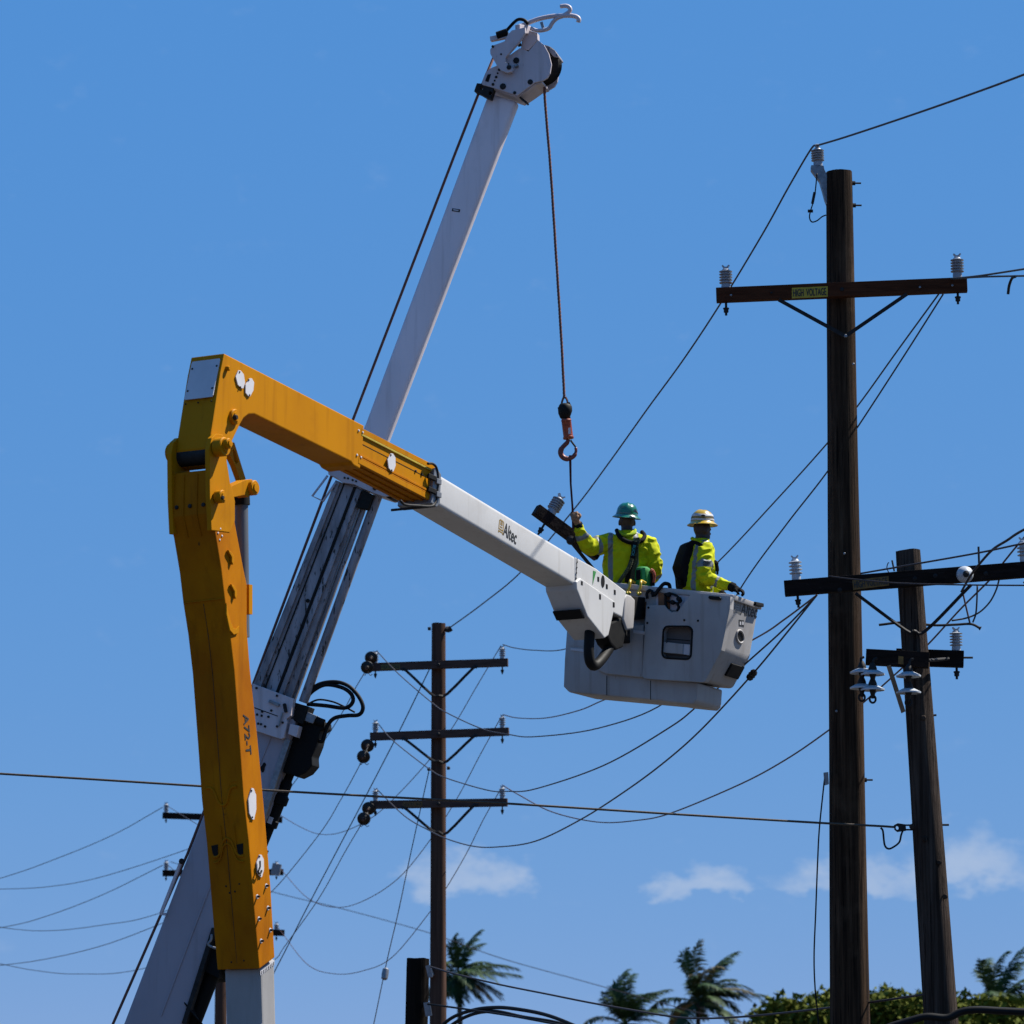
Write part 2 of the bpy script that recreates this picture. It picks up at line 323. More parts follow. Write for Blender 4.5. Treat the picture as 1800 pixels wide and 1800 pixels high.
# ---------------- poles ----------------
def shaft_mesh(a, b, ra, rb, seed, seg=40, step=.12, rough=.006, name='shaft'):
    """Tapered log from foot a to top b, slightly out of round, with checks (long cracks)."""
    a, b = V(a), V(b); d = (b - a).normalized(); s = d.cross(V((0, 1, 0))).normalized(); f = s.cross(d); n = max(4, int((b - a).length / step)); bm = bmesh.new(); rings = []
    for i in range(n + 1):
        t = i / n; c = a.lerp(b, t); r = ra + (rb - ra) * t; ring = []
        for k in range(seg):
            an = 2 * pi * k / seg
            q = V((cos(an) * 2.2, sin(an) * 2.2, (c.z) * .35 + seed * 7.3)); q2 = V((cos(an) * 7, sin(an) * 7, c.z * .22 + seed * 3.1))
            rr = r + rough * noise.noise(q) * 1.3 - rough * 1.5 * max(0, noise.noise(q2) - .22) * 2.2
            if i == n: rr *= .985
            ring.append(bm.verts.new(c + (s * cos(an) + f * sin(an)) * rr + (d * noise.noise(V((cos(an), sin(an), seed))) * .012 if i == n else V())))
        rings.append(ring)
    for i in range(n):
        for k in range(seg): bm.faces.new((rings[i][k], rings[i][(k + 1) % seg], rings[i + 1][(k + 1) % seg], rings[i + 1][k]))
    bm.faces.new(rings[-1]); bm.faces.new(rings[0][::-1]); return bm
def pole(name, label, top, bot, Y, wt, wb, material, seed, group='utility poles', rough=.006):
    T, B = P(*top, Y), P(*bot, Y); foot = B + (B - T) * (B.z / (T.z - B.z))
    rt, rb_ = wt / 2 * mpp(Y), wb / 2 * mpp(Y); rf = rb_ + (rb_ - rt) * (B - foot).length / (T - B).length
    e = thing(name, label, 'utility pole', foot, group)
    foot2 = foot - (T - foot).normalized() * .3
    obj('shaft', shaft_mesh(foot2, T, rf, rt, seed, rough=rough), material, e, smooth=50)
    return e
def saddle(parent, c, axis, side, r, m):
    axis = V(axis).normalized(); side = V(side).normalized(); bm = bmesh.new(); dep = axis.cross(side) * r * .9
    pr = [(-.75, -.1), (-.55, .35), (-.95, .95), (-.70, 1.1), (-.2, .62), (.2, .62), (.70, 1.1), (.95, .95), (.55, .35), (.75, -.1)]
    add_prism(bm, [c + side * x * r + axis * y * r - dep / 2 for x, y in pr], dep)
    return obj('saddle', bm, m, parent)
def post_insulator(parent, base, axis, H, R, n=5, m='porcelain', side=V((1, 0, 0)), nut=True, tip=True):
    base = V(base); axis = V(axis).normalized(); hs = H * .80; b0 = H * .24
    pr = [(R * .66, 0), (R * .70, b0 * .5), (R * .62, b0)]
    st = (hs - b0) / n
    for k in range(n):
        z = b0 + k * st; pr += [(R * .58, z), (R * .98, z + st * .12), (R * 1.0, z + st * .30), (R * .58, z + st * .62)]
    pr += [(R * .55, hs), (R * .45, hs + .005)]
    o = obj('insulator', lathe(pr, base, axis, 20), m, parent, smooth=50)
    if tip: saddle(o, base + axis * hs, axis, side, R * .62, m)
    if nut: obj('pin', lathe([(.012, -.26), (.012, -.235), (.024, -.23), (.024, -.20), (.03, -.198), (.03, -.185), (.012, -.18), (.012, 0)], base, axis, 8), 'dark_steel', o)
    return o
def crossarm(parent, l, r, Yl, Yr, h, w, m, seed=0, name='crossarm'):
    """Beam whose end centres are seen at pixels l and r. Returns (A, B, front plane)."""
    A, B = P(*l, Yl), P(*r, Yr); d = (B - A).normalized(); n = d.cross(Z).normalized()
    if n.y > 0: n = -n
    o = obj(name, bar(A, B, h, w, bev=.005), m, parent)
    u = n.cross(d); u = u if u.z > 0 else -u
    return A, B, Plane((A + B) / 2 + n * w / 2, n), o, u
def sign(parent, pl, px, text, m, tm='ink', label=None, off=.004):
    """Flat sign nailed on the face of a crossarm: px = four corners from lower left, anticlockwise."""
    q = [pl.at(u, v, off) for u, v in px]
    s = obj('sign', prism(q, -pl.n * (off - .001)), m, parent, label=label)
    a = q[0].lerp(q[3], .16).lerp(q[1].lerp(q[2], .16), .04); b = q[0].lerp(q[3], .16).lerp(q[1].lerp(q[2], .16), .96)
    lettering(s, text, a, b, pl.n, (q[3] - q[0]).length * .68, tm, .0018, 'lettering')
    return s

# --- the tall new pole with one crossarm
Y1 = 35.0
p1 = pole('utility_pole', 'tallest wooden utility pole, dark, with one reddish crossarm marked HIGH VOLTAGE', (1475, 303), (1494.5, 1800), Y1, 47, 70, 'wood', 1)
arm_w = .10
A, B, pl, ao, au = crossarm(p1, (1259, 519.5), (1700, 501), Y1 - .10, Y1 - .30, .140, arm_w, 'arm_red')
sign(p1, pl, [(1392, 524.5), (1455, 521.5), (1455, 503), (1392, 506)], 'HIGH  VOLTAGE', 'sign_yellow', label='yellow sign reading HIGH VOLTAGE')
sd_ = (B - A).normalized()
for (u, v) in ((1276, 509), (1683, 489)):
    b0 = pl.at(u, v, -.05); post_insulator(p1, b0, Z, 46 * mpp(Y1), .066, 5, 'porcelain', sd_)
for (u, v) in ((1285, 519), (1480, 509), (1617, 505), (1674, 502), (1356, 515)):
    bolt(p1, pl.at(u, v), pl.n, .012 if u != 1480 else .02, .012, 'steel' if u in (1285, 1617, 1674) else 'dark_steel')
vpt = P(1486, 592, Y1 - .19)
for q in ((1369, 527), (1594, 517)):
    obj('brace', bar(pl.at(*q, .012), vpt + V((0, -.02 if q[0] < 1400 else -.032, 0)), .010, .036, V((0, -1, 0))), 'dark_steel', p1)
bolt(p1, vpt + V((0, -.03, 0)), V((0, -1, 0)), .018, .02, 'steel')
# pole-top post on a steel bracket
brk = Plane(P(1450, 320, Y1 - .03), (0, -1, 0))
obj('bracket', prism([brk.at(*q) for q in ((1426, 290), (1448, 291), (1449, 297), (1455, 309), (1455, 362), (1450, 350), (1446, 335), (1441, 318), (1426, 298))], V((0, .09, 0)), .004), 'steel', p1)
ti = post_insulator(p1, P(1438, 292, Y1 + .015), V((-.03, 0, 1)), 40 * mpp(Y1), .066, 5, 'porcelain', V((0, 1, 0)), nut=False)
obj('ground_lead', tube(spline([P(u, v, Y1 - .05) for u, v in ((1436, 305), (1434, 328), (1431, 350), (1425, 370), (1423, 382), (1427, 390), (1436, 388), (1445, 381), (1452, 378))]), .007, 6), 'black', p1, True)
obj('clamp', tube([P(1432, 338, Y1 - .05), P(1428, 358, Y1 - .05)], .014, 8), 'dark_steel', p1)
obj('clamp', tube([P(1420, 371, Y1 - .05), P(1429, 371, Y1 - .05)], .016, 8), 'dark_steel', p1)
for v, u in ((322, 1498), (361, 1499), (1371, 1518)):
    obj('through_bolt', lathe([(.022, -.03), (.022, .03), (.009, .032), (.009, 16 * mpp(Y1))], P(u, v, Y1), V((1, 0, 0)), 8), 'dark_steel', p1)
obj('strap', prism([P(u, v, Y1 - .12) for u, v in ((1448, 1358), (1456, 1357), (1457, 1378), (1450, 1380))], V((0, .05, 0))), 'steel', p1)
obj('ground_lead', tube(spline([P(u, v, Y1 - .10) for u, v in ((1453, 1362), (1450, 1366), (1446, 1400), (1440, 1460), (1437, 1520), (1434, 1600), (1431, 1680), (1433, 1740), (1439, 1800), (1446, 1900))] + [V((P(1470, 1900, Y1).x, Y1 - .28, -.05))]), .008, 6), 'black', p1, True)
for u, v in ((1484, 973), (1470, 1250), (1500, 640)):
    bolt(p1, P(u, v, Y1 - .165), V((0, -1, 0)), .012, .01, 'steel')

# --- the old leaning pole with the dark arms
Y2 = 34.0
p2 = pole('utility_pole', 'shorter leaning weathered utility pole beside the tallest pole, two dark crossarms', (1596, 968), (1655, 1800), Y2, 44, 60, 'wood_grey', 2)
A, B, pl2, ao, au = crossarm(p2, (1379, 1035), (1822, 1000), Y2 - .12, Y2 - .40, .145, .10, 'arm_dark')
sd_ = (B - A).normalized()
sign(p2, pl2, [(1500, 1037), (1563, 1029), (1562, 1012.5), (1498, 1020)], 'HIGH VOLTAGE', 'sign_orange', label='faded orange sign reading HIGH VOLTAGE')
post_insulator(p2, pl2.at(1400, 1020, -.05), au, 46 * mpp(Y2), .062, 4, 'porcelain_pale', sd_)
post_insulator(p2, pl2.at(1801, 988, -.05), au, 46 * mpp(Y2), .062, 4, 'porcelain_pale', sd_)
v2 = P(1604, 1112, Y2 - .18)
for q, e in (((1504, 1043), (1592, 1108)), ((1707, 1028), (1628, 1108))):
    obj('brace', tube(spline([pl2.at(*q, .012), P(*e, Y2 - .17), P(1606, 1109, Y2 - .19)], 5), .016, 6), 'dark_steel', p2)
for u, v in ((1476, 1037), (1608, 1017), (1644, 1012), (1733, 1008)):
    bolt(p2, pl2.at(u, v), pl2.n, .013, .014, 'dark_steel', washer=True)
# big pale bell seen end-on against the arm
o = obj('insulator', lathe([(.02, 0), (.03, .04), (.074, .06), (.080, .075), (.070, .10), (.045, .125), (.02, .14)], pl2.at(1696, 1012, 0), pl2.n, 24), 'porcelain_pale', p2, smooth=50)
obj('cap', lathe([(.03, .12), (.03, .16), (.012, .17)], pl2.at(1698, 1013, 0), pl2.n, 12), 'dark_steel', o)
# pins and wire stubs on the arm
obj('pin', tube([pl2.at(1721, 990, -.05), pl2.at(1720, 961, -.05)], .011, 6), 'dark_steel', p2)
obj('pin', tube([pl2.at(1572, 1004, -.05), pl2.at(1568, 985, -.05)], .009, 6), 'dark_steel', p2)
obj('wire_stub', tube(spline([pl2.at(*q, -.05) for q in ((1562, 1006), (1559, 998), (1561, 990), (1563, 989))], 4), .005, 5), 'wire', p2)
# short double arms below, front and back of the pole
A3, B3, pl3, fo, fu = crossarm(p2, (1522, 1155), (1633, 1161), Y2 - .24, Y2 - .30, .145, .11, 'arm_dark')
A4, B4, pl4, bo, bu = crossarm(p2, (1575, 1155), (1694, 1159), Y2 + .26, Y2 + .20, .155, .11, 'arm_dark')
obj('through_bolt', tube([P(1632, 1161, Y2 - .2), P(1667, 1158, Y2 + .1)], .016, 8), 'dark_steel', p2)
obj('through_bolt', tube([P(1690, 1156, Y2 + .2), P(1710, 1156, Y2 + .2)], .010, 8), 'dark_steel', p2)
obj('tag_plate', prism([pl3.at(*q, .004) for q in ((1579, 1167), (1588, 1168), (1588, 1154), (1579, 1153))], pl3.n * -.003), 'sign_orange', p2)
i4 = post_insulator(p2, pl4.at(1681, 1146, -.05), Z, 46 * mpp(Y2), .062, 5, 'porcelain_pale', V((1, 0, 0)))
obj('armor_rod', tube(spline([P(u, v, Y2 + .2) for u, v in ((1545, 1098.5), (1590, 1094), (1640, 1099), (1680, 1098), (1707, 1097), (1724, 1105))], 5), [.012] * 25 + [.022], 8), 'dark_steel', i4)
def bell_string(parent, hook, Y, discs, R, tail):
    """Suspension string: clevis, then discs at given pixel points, then an eye."""
    root = obj('suspension_string', tube(spline([P(hook[0] + 6, hook[1] - 3, Y), P(*hook, Y), P(discs[0][0], discs[0][1] - 9, Y)], 4), .013, 6), 'dark_steel', parent)
    for (u, v) in discs:
        c = P(u, v, Y)
        obj('disc', lathe([(.02, .012), (R * .5, .018), (R, -.012), (R * .99, -.026), (R * .82, -.018), (R * .5, -.012), (.02, -.02)], c, Z, 24), 'porcelain_pale', root, smooth=50)
        obj('cap', lathe([(.042, .01), (.040, .04), (.026, .075), (.016, .09)], c, Z, 14), 'dark_steel', root, smooth=45)
        obj('pin', lathe([(.016, -.10), (.020, -.07), (.034, -.015)], c, Z, 10), 'dark_steel', root)
    c = P(*tail, Y); ring = [c + V((cos(a) * .028, 0, sin(a) * .034)) for a in [k * pi / 8 for k in range(17)]]
    obj('eye', tube(ring, .011, 6, False), 'dark_steel', root, True)
bell_string(p2, (1513, 1158), Y2 - .36, [(1515, 1179), (1515, 1206)], .112, (1515, 1226))
bell_string(p2, (1536, 1160), Y2 - .42, [(1534, 1182), (1534, 1209)], .112, (1534, 1229))
bell_string(p2, (1600, 1161), Y2 - .44, [(1597, 1185), (1597, 1214)], .116, (1597, 1235))
obj('brace', bar(pl3.at(1562, 1170, .02), P(1588, 1252, Y2 - .20), .010, .045, V((.5, -1, 0))), mat('tan_strap_steel', (.30, .19, .10), (.22, .14, .08), .7), p2)
for u, v in ((1603, 1453), (1623, 1262), (1650, 1516), (1661, 1576), (1626, 1475)):
    o = bolt(p2, P(u, v, Y2 - .13), V((0, -1, 0)), .026, .022, 'wood_grey', 'knot', 10)
obj('through_bolt', tube([P(1650, 1450, Y2), P(1668, 1450, Y2)], .010, 8), 'dark_steel', p2)
obj('through_bolt', tube([P(1630, 1258, Y2), P(1646, 1257, Y2)], .010, 8), 'dark_steel', p2)
# slack jumpers under the arm
for pts, r, m in (([(1673, 1091), (1700, 1086), (1722, 1076), (1740, 1058), (1751, 1037), (1757, 1016)], .009, 'strand'), ([(1710, 1094), (1715, 1080), (1717, 1060), (1718, 1028)], .009, 'wire'), ([(1692, 1040), (1697, 1062), (1705, 1096)], .009, 'copper')):
    obj('jumper', tube(spline([P(u, v, Y2 + .0) for u, v in pts], 6), r, 6), m, p2, True)
# dead-end clevis of the messenger strand
de = Plane(P(1585, 1455, Y2 - .1), (0, -1, 0))
obj('dead_end', prism_holes([de.at(*q) for q in ((1572, 1450), (1578, 1447), (1592, 1449), (1593, 1460), (1578, 1462), (1573, 1458))], [[de.at(1577.5 + 3 * cos(a), 1455 + 3.6 * sin(a)) for a in [k * pi / 5 for k in range(10)]]], V((0, .05, 0))), 'dark_steel', p2)
for v in (1450.5, 1458.5): obj('clevis_rod', tube([P(1592, v, Y2 - .08), P(1606, v, Y2 - .08)], .009, 6), 'dark_steel', p2)
obj('ground_lead', tube(spline([P(u, v, Y2 - .1) for u, v in ((1548, 1455), (1552, 1461), (1555, 1485), (1562, 1492), (1572, 1488), (1581, 1480), (1584, 1468), (1587, 1460))], 5), .010, 6), 'black', p2, True)

# --- far pole with three crossarms
Y3 = 62.0
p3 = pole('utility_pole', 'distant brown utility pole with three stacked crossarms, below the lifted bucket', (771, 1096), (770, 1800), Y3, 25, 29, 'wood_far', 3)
for i, (l, r, sg) in enumerate((((648, 1173), (893, 1164.5), 1), ((651, 1295), (894.5, 1286), 0), ((651, 1415), (892, 1410.5), 2))):
    A, B, pl, ao, au = crossarm(p3, l, r, Y3 - .05, Y3 - .35, .135, .11, 'arm_far')
    s3 = (B - A).normalized()
    yl = l[1]; yr = r[1]
    post_insulator(p3, pl.at(660, yl - 7.5, -.05), Z, 23 * mpp(Y3), .060, 4, 'porcelain', s3)
    post_insulator(p3, pl.at(883, yr - 6, -.05), Z, 25 * mpp(Y3), .060, 4, 'porcelain', s3)
    by = {0: (1179, 1220, 1175, 1220), 1: (1301, 1335, 1296, 1338), 2: (1422, 1459, 1418, 1464)}[i]
    bv = P(771, by[1] + 3, Y3 - .22)
    for x0, y0, x1, y1 in ((714, by[0], 758, by[1]), (831, by[2], 786, by[3])):
        obj('brace', tube(spline([pl.at(x0 - (8 if x0 < 770 else -8), y0 - 1, .0), pl.at(x0, y0, 0), P(x1, y1, Y3 - .2), bv], 3), .026, 6), 'dark_steel', p3)
    bolt(p3, pl.at(771, (yl + yr) / 2), pl.n, .03, .03, 'dark_steel')
    if sg == 1: sign(p3, pl, [(670, 1177), (703, 1176), (703, 1167.5), (670, 1168.5)], 'HIGH VOLTAGE', mat('faded_sign', (.17, .15, .03), (.12, .10, .03), .7), label='faded yellow sign on the top arm')
    if sg == 2: sign(p3, pl, [(708, 1418.5), (742, 1417.5), (742, 1409), (708, 1410)], 'HIGH VOLTAGE', 'sign_orange', label='orange sign on the lowest arm')
def disc_pair(parent, cs, Y, R, hook):
    root = obj('strain_string', tube([P(*hook, Y + .05), P(*cs[-1], Y - .28)], .014, 6), 'dark_steel', parent)
    ax = (P(cs[1][0], cs[1][1], Y - .14) - P(cs[0][0], cs[0][1], Y)).normalized() * .35 + V((0, -.93, -.1))
    for k, c in enumerate(cs):
        o = obj('disc', lathe([(.03, -.05), (R * .5, -.04), (R, 0), (R * .97, .025), (R * .6, .045), (.045, .055), (.04, .11), (.02, .12)], P(*c, Y - .14 * k), ax, 24), 'brown_glass', root, smooth=40)
        obj('cap', lathe([(.036, .05), (.036, .10), (.022, .125)], P(*c, Y - .14 * k), ax, 12), 'copper', root, smooth=40)
    for dx in (-4, 5): obj('tie_wire', tube(spline([P(cs[-1][0] + dx * .3, cs[-1][1] + 8, Y - .3), P(cs[-1][0] + dx, cs[-1][1] + 14, Y - .3), P(cs[-1][0] + dx * 1.9, cs[-1][1] + 12, Y - .3)], 4), .006, 5), 'wire', root)
disc_pair(p3, [(652.5, 1156), (645.5, 1173)], Y3 - .1, .112, (655, 1173))
disc_pair(p3, [(646, 1310.6), (639, 1330)], Y3 - .1, .115, (653, 1298))
disc_pair(p3, [(648, 1421), (639.7, 1439)], Y3 - .1, .115, (653, 1417))
obj('dead_end', tube(spline([P(u, v, Y3 - .1) for u, v in ((783, 1104), (788, 1107), (793, 1104))], 3), .05, 8), 'dark_steel', p3)
for u, v in ((756, 1352), (757, 1105), (786, 1350)):
    bolt(p3, P(u, v, Y3 - .12), V((-1 if u < 770 else 1, 0, 0)), .03, .05, 'dark_steel')
obj('clamp', bar(P(752, 1702, Y3 - .16), P(757, 1716, Y3 - .16), .12, .1), 'steel', p3)

# --- very far pole half hidden behind the booms
Y4 = 92.0
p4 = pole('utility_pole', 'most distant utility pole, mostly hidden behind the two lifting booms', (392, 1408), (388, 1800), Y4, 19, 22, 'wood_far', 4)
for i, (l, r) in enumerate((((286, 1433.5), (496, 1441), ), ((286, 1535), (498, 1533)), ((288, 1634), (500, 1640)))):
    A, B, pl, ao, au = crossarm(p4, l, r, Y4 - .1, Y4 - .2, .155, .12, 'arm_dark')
    post_insulator(p4, pl.at(292, l[1] - 5, -.05), Z, 19 * mpp(Y4), .075, 4, 'porcelain', V((1, 0, 0)))
    post_insulator(p4, pl.at(486, r[1] - 5, -.05), Z, 14 * mpp(Y4), .075, 3, 'porcelain', V((1, 0, 0)))
    for x0, x1 in ((352, 388), (432, 396)): obj('brace', bar(pl.at(x0, l[1] + 5, .0), P(x1, l[1] + 36, Y4 - .2), .02, .05, V((0, -1, 0))), 'dark_steel', p4)
obj('fuse_box', bar(P(478, 1527, Y4 - .4), P(493, 1530, Y4 - .4), .28, .25), 'steel', p4)

# --- short dark stub pole
p6 = pole('pole_stub', 'short black pole stub standing left of the distant three-arm pole', (735, 1685), (732, 1800), 45.0, 40, 40, 'wood_dark', 6, group=None)
obj('clamp', bar(P(752, 1697, 44.85), P(757, 1718, 44.85), .06, .08), 'steel', p6)
obj('clamp', bar(P(750, 1762, 44.85), P(754, 1786, 44.85), .08, .08), 'steel', p6)

# ---------------- wires ----------------
def wire(label, pts, Ya, Yb, r=.0085, m='wire', name='power_line', cat='wire', group=None, per=8, seg=6):
    """Line hanging in the vertical plane between its two ends."""
    a, b = P(*pts[0], Ya), P(*pts[-1], Yb); pl = wire_plane(a, b)
    q = [a] + [pl.at(u, v) for u, v in pts[1:-1]] + [b]
    o = obj(name, tube(spline(q, per), r, seg), m, None, True); tag(o, label, cat, group); return o
G1, G2, G3, G4 = 'conductors between the tall pole and the three-arm pole', 'conductors between the two distant poles', 'conductors leaving the most distant pole to the left', 'lines leaving the frame at right'
wire('topmost line from the tall pole head down to the three-arm pole head', [(1436, 256), (1425, 263), (1385, 331), (1340, 412), (1265, 536), (1200, 634), (1140, 716), (1070, 814), (1010, 894), (918, 1003), (850, 1060), (787, 1106)], Y1, Y3, .0105, group=G1)
wire('line rising to the upper right corner from the tall pole head', [(1436, 256), (1492, 239), (1600, 203), (1700, 168), (1800, 131), (2000, 52), (2300, -80)], Y1, 24.0, .010, group=G4)
wire('wire from top right insulator of three-arm pole, passing left of bucket to red crossarm', [(884, 1133), (905, 1139), (940, 1143), (993, 1141), (1090, 1107), (1180, 1060), (1262, 988), (1360, 884), (1450, 784), (1508, 713), (1580, 613), (1650, 517)], Y3, Y1 - .15, .009, group=G1)
wire('wire from top left insulator of three-arm pole, crossing under bucket to red crossarm', [(663, 1145), (700, 1184), (759, 1235), (785.5, 1253), (847, 1281), (894, 1291), (940, 1295), (1052, 1280), (1170, 1234), (1245, 1140), (1305, 1029), (1380, 925), (1450, 835), (1508, 750), (1590, 624), (1658, 517)], Y3, Y1 - .12, .009, group=G1)
wire('wire from middle right insulator of three-arm pole, passing behind bucket bottom', [(884, 1256), (910, 1262), (960, 1262), (1020, 1248), (1071, 1227), (1200, 1187), (1328, 1122), (1380, 1088), (1436, 1046)], Y3, Y2 + .2, .009, m='copper', group=G1)
wire('wire from middle left insulator of three-arm pole, rising below bucket to dark crossarm', [(663, 1270), (691, 1302), (755, 1352), (785.5, 1368), (857, 1389), (892, 1391), (940, 1387), (1060, 1346), (1175, 1280), (1227, 1240), (1326, 1153), (1380, 1104), (1436, 1046)], Y3, Y2 + .22, .009, group=G1)
wire('coppery wire from lowest right insulator, sagging deepest right then rising past the tall pole', [(883, 1380), (910, 1396), (970, 1427), (1050, 1445), (1120, 1442), (1180, 1429), (1300, 1379), (1380, 1336), (1452, 1287), (1514, 1238), (1585, 1175), (1631, 1133), (1688, 1071), (1741, 1018), (1766, 986), (1800, 945), (1900, 830)], Y3, Y2 - 1.5, .0095, m='copper', group=G1)
w6 = wire('lowest sagging wire with a dark splice, from lowest left insulator up to dark crossarm', [(663, 1388), (712, 1435), (755, 1460), (784, 1474), (829, 1487), (871, 1489), (940, 1479), (1020, 1441), (1100, 1390), (1170, 1338), (1235, 1280), (1321, 1187), (1380, 1116), (1436, 1046)], Y3, Y2 + .24, .0095, group=G1)
sp = P(1321, 1187, 38.6)
a_, b_ = P(663, 1388, Y3), P(1436, 1046, Y2 + .24); wp = wire_plane(a_, b_)
bm = bmesh.new(); c0, c1 = wp.at(1316, 1193), wp.at(1327, 1180)
add_tube(bm, [c0, c0.lerp(c1, .2), c0.lerp(c1, .3), c0.lerp(c1, .5), c0.lerp(c1, .6), c0.lerp(c1, .8), c1], [.02, .04, .025, .042, .026, .04, .02], 8)
obj('splice', bm, 'dark_steel', w6)
# spans between the two distant poles
wire('distant wire from top strain discs of three-arm pole down behind the hoses', [(640, 1184), (624, 1211), (602, 1252), (552, 1328), (483, 1418), (430, 1466), (390, 1470), (347, 1449), (293, 1416)], Y3 - .3, Y4, .0085, group=G2)
wire('distant wire from middle strain discs running down left past the auger', [(635, 1340), (600, 1404), (560, 1468), (478, 1567), (430, 1598), (380, 1590), (330, 1550), (293, 1519)], Y3 - .3, Y4, .0085, group=G2)
wire('distant wire from lowest strain discs running steeply down left', [(635, 1449), (605, 1500), (560, 1580), (500, 1664), (483, 1687), (430, 1724), (370, 1700), (293, 1618)], Y3 - .3, Y4, .0085, group=G2)
wire('thin wire sagging from top right insulator of three-arm pole back to far pole', [(880, 1136), (840, 1203), (796, 1278), (756, 1334), (700, 1396), (654, 1437), (600, 1463), (560, 1466), (525, 1452), (488, 1430)], Y3, Y4, .0085, m='copper', group=G2)
wire('thin wire sagging from middle right insulator of three-arm pole back to far pole', [(880, 1262), (845, 1325), (803, 1404), (755, 1478), (700, 1544), (640, 1583), (590, 1595), (540, 1578), (490, 1524)], Y3, Y4, .0085, m='copper', group=G2)
wire('thin wire sagging from lowest right insulator of three-arm pole back to far pole', [(880, 1387), (850, 1440), (820, 1500), (785, 1560), (755, 1604), (690, 1682), (640, 1706), (590, 1712), (540, 1695), (490, 1632)], Y3, Y4, .0085, m='copper', group=G2)
wire('long straight guy line from the top arm of the three-arm pole down left', [(757, 1172), (703, 1283), (650, 1386), (600, 1481), (540, 1595), (497, 1680), (440, 1790), (360, 1950)], Y3, Y3 + 6, .010, m='wire', name='guy_wire')
gw = wire('steep guy wire with a strain block, left of the three-arm pole', [(754, 1355), (722, 1500), (700, 1604), (680, 1690), (657, 1800), (634, 1905), (619, 1972)], Y3, Y3 - 1.5, .009, name='guy_wire')
gp = wire_plane(P(754, 1355, Y3), P(619, 1972, Y3 - 1.5))
obj('strain_block', lathe([(.03, -.10), (.055, -.08), (.06, 0), (.055, .08), (.03, .10)], gp.at(677, 1712), (gp.at(680, 1690) - gp.at(674, 1725)), 10), 'steel', gw, smooth=40)
# far pole to the left
for lab, pts in (('highest distant wire at left, reaching the left end of the upper far arm', [(-750, 1690), (-450, 1655), (-200, 1600), (0, 1544), (100, 1509), (200, 1467), (286, 1419)]),
                 ('second distant wire at left, passing behind the white boom', [(-750, 1440), (-450, 1530), (-200, 1566), (0, 1563), (90, 1558), (180, 1541), (332, 1492), (486, 1432)]),
                 ('third distant wire at left, reaching the left end of the lower far arm', [(-750, 1700), (-450, 1690), (-200, 1664), (0, 1631), (80, 1611), (180, 1573), (286, 1521)]),
                 ('fourth distant wire at left, nearly level then rising behind the steel rod', [(-750, 1440), (-450, 1540), (-200, 1600), (0, 1630), (86, 1636), (180, 1626), (278, 1606), (486, 1524)]),
                 ('fifth distant wire at left, climbing towards the wide white boom base', [(-750, 1690), (-450, 1712), (-200, 1714), (0, 1697), (100, 1682), (190, 1659), (275, 1627), (290, 1620)]),
                 ('lowest distant wire at left, sagging just above the frame bottom', [(-750, 1460), (-450, 1575), (-200, 1650), (0, 1694), (70, 1707), (139, 1712), (250, 1703), (488, 1632)])):
    wire(lab, pts, Y4 + 30, Y4, .0095, group=G3)
# messenger strand and low lines
wire('twisted steel strand running nearly level across the whole left of the photo', [(-800, 1290), (-400, 1331), (-150, 1350), (0, 1360), (150, 1369), (355, 1382), (500, 1391), (700, 1402), (900, 1413), (1200, 1432), (1450, 1447), (1545, 1452), (1574, 1454)], 33.0, Y2 - .07, .0115, m='strand', name='messenger_strand')
wire('faint far line behind the palms, descending to the right', [(300, 1515), (480, 1568), (600, 1597), (755, 1640), (880, 1684), (1030, 1726), (1200, 1773), (1320, 1800), (1500, 1835)], 160, 130, .016, name='communication_line')
wire('low dark line dipping from the pole stub across the palms to the leaning pole', [(758, 1700), (800, 1712), (880, 1731), (960, 1747), (1040, 1763), (1120, 1777), (1190, 1788), (1250, 1790), (1320, 1786), (1400, 1778), (1500, 1766), (1612, 1750), (1626, 1748)], 44.8, Y2 - .05, .0115, name='communication_line')
for lab, pts, r, Ya, Yb in (('upper thick black cable looping over at the bottom beside the pole stub', [(752, 1830), (790, 1792), (830, 1776), (870, 1771), (910, 1774), (960, 1784), (1010, 1803), (1080, 1835)], .022, 44.6, 40),
                            ('lower thick black cable looping over at the bottom beside the pole stub', [(750, 1845), (790, 1805), (830, 1783), (870, 1778), (920, 1788), (970, 1796), (1010, 1806), (1100, 1826)], .022, 44.5, 40),
                            ('slim cable joining the two thick black loops beside the pole stub', [(752, 1765), (790, 1770), (840, 1777), (900, 1786), (960, 1797), (1040, 1812)], .012, 44.7, 40),
                            ('thick black cable with a kink at the foot of the leaning pole', [(1560, 1806), (1600, 1794), (1630, 1787), (1665, 1789), (1692, 1778), (1720, 1775), (1760, 1777), (1810, 1779), (1950, 1783)], .034, Y2 - .4, Y2 - .7)):
    wire(lab, pts, Ya, Yb, r, 'black', 'communication_cable', 'cable', seg=8)
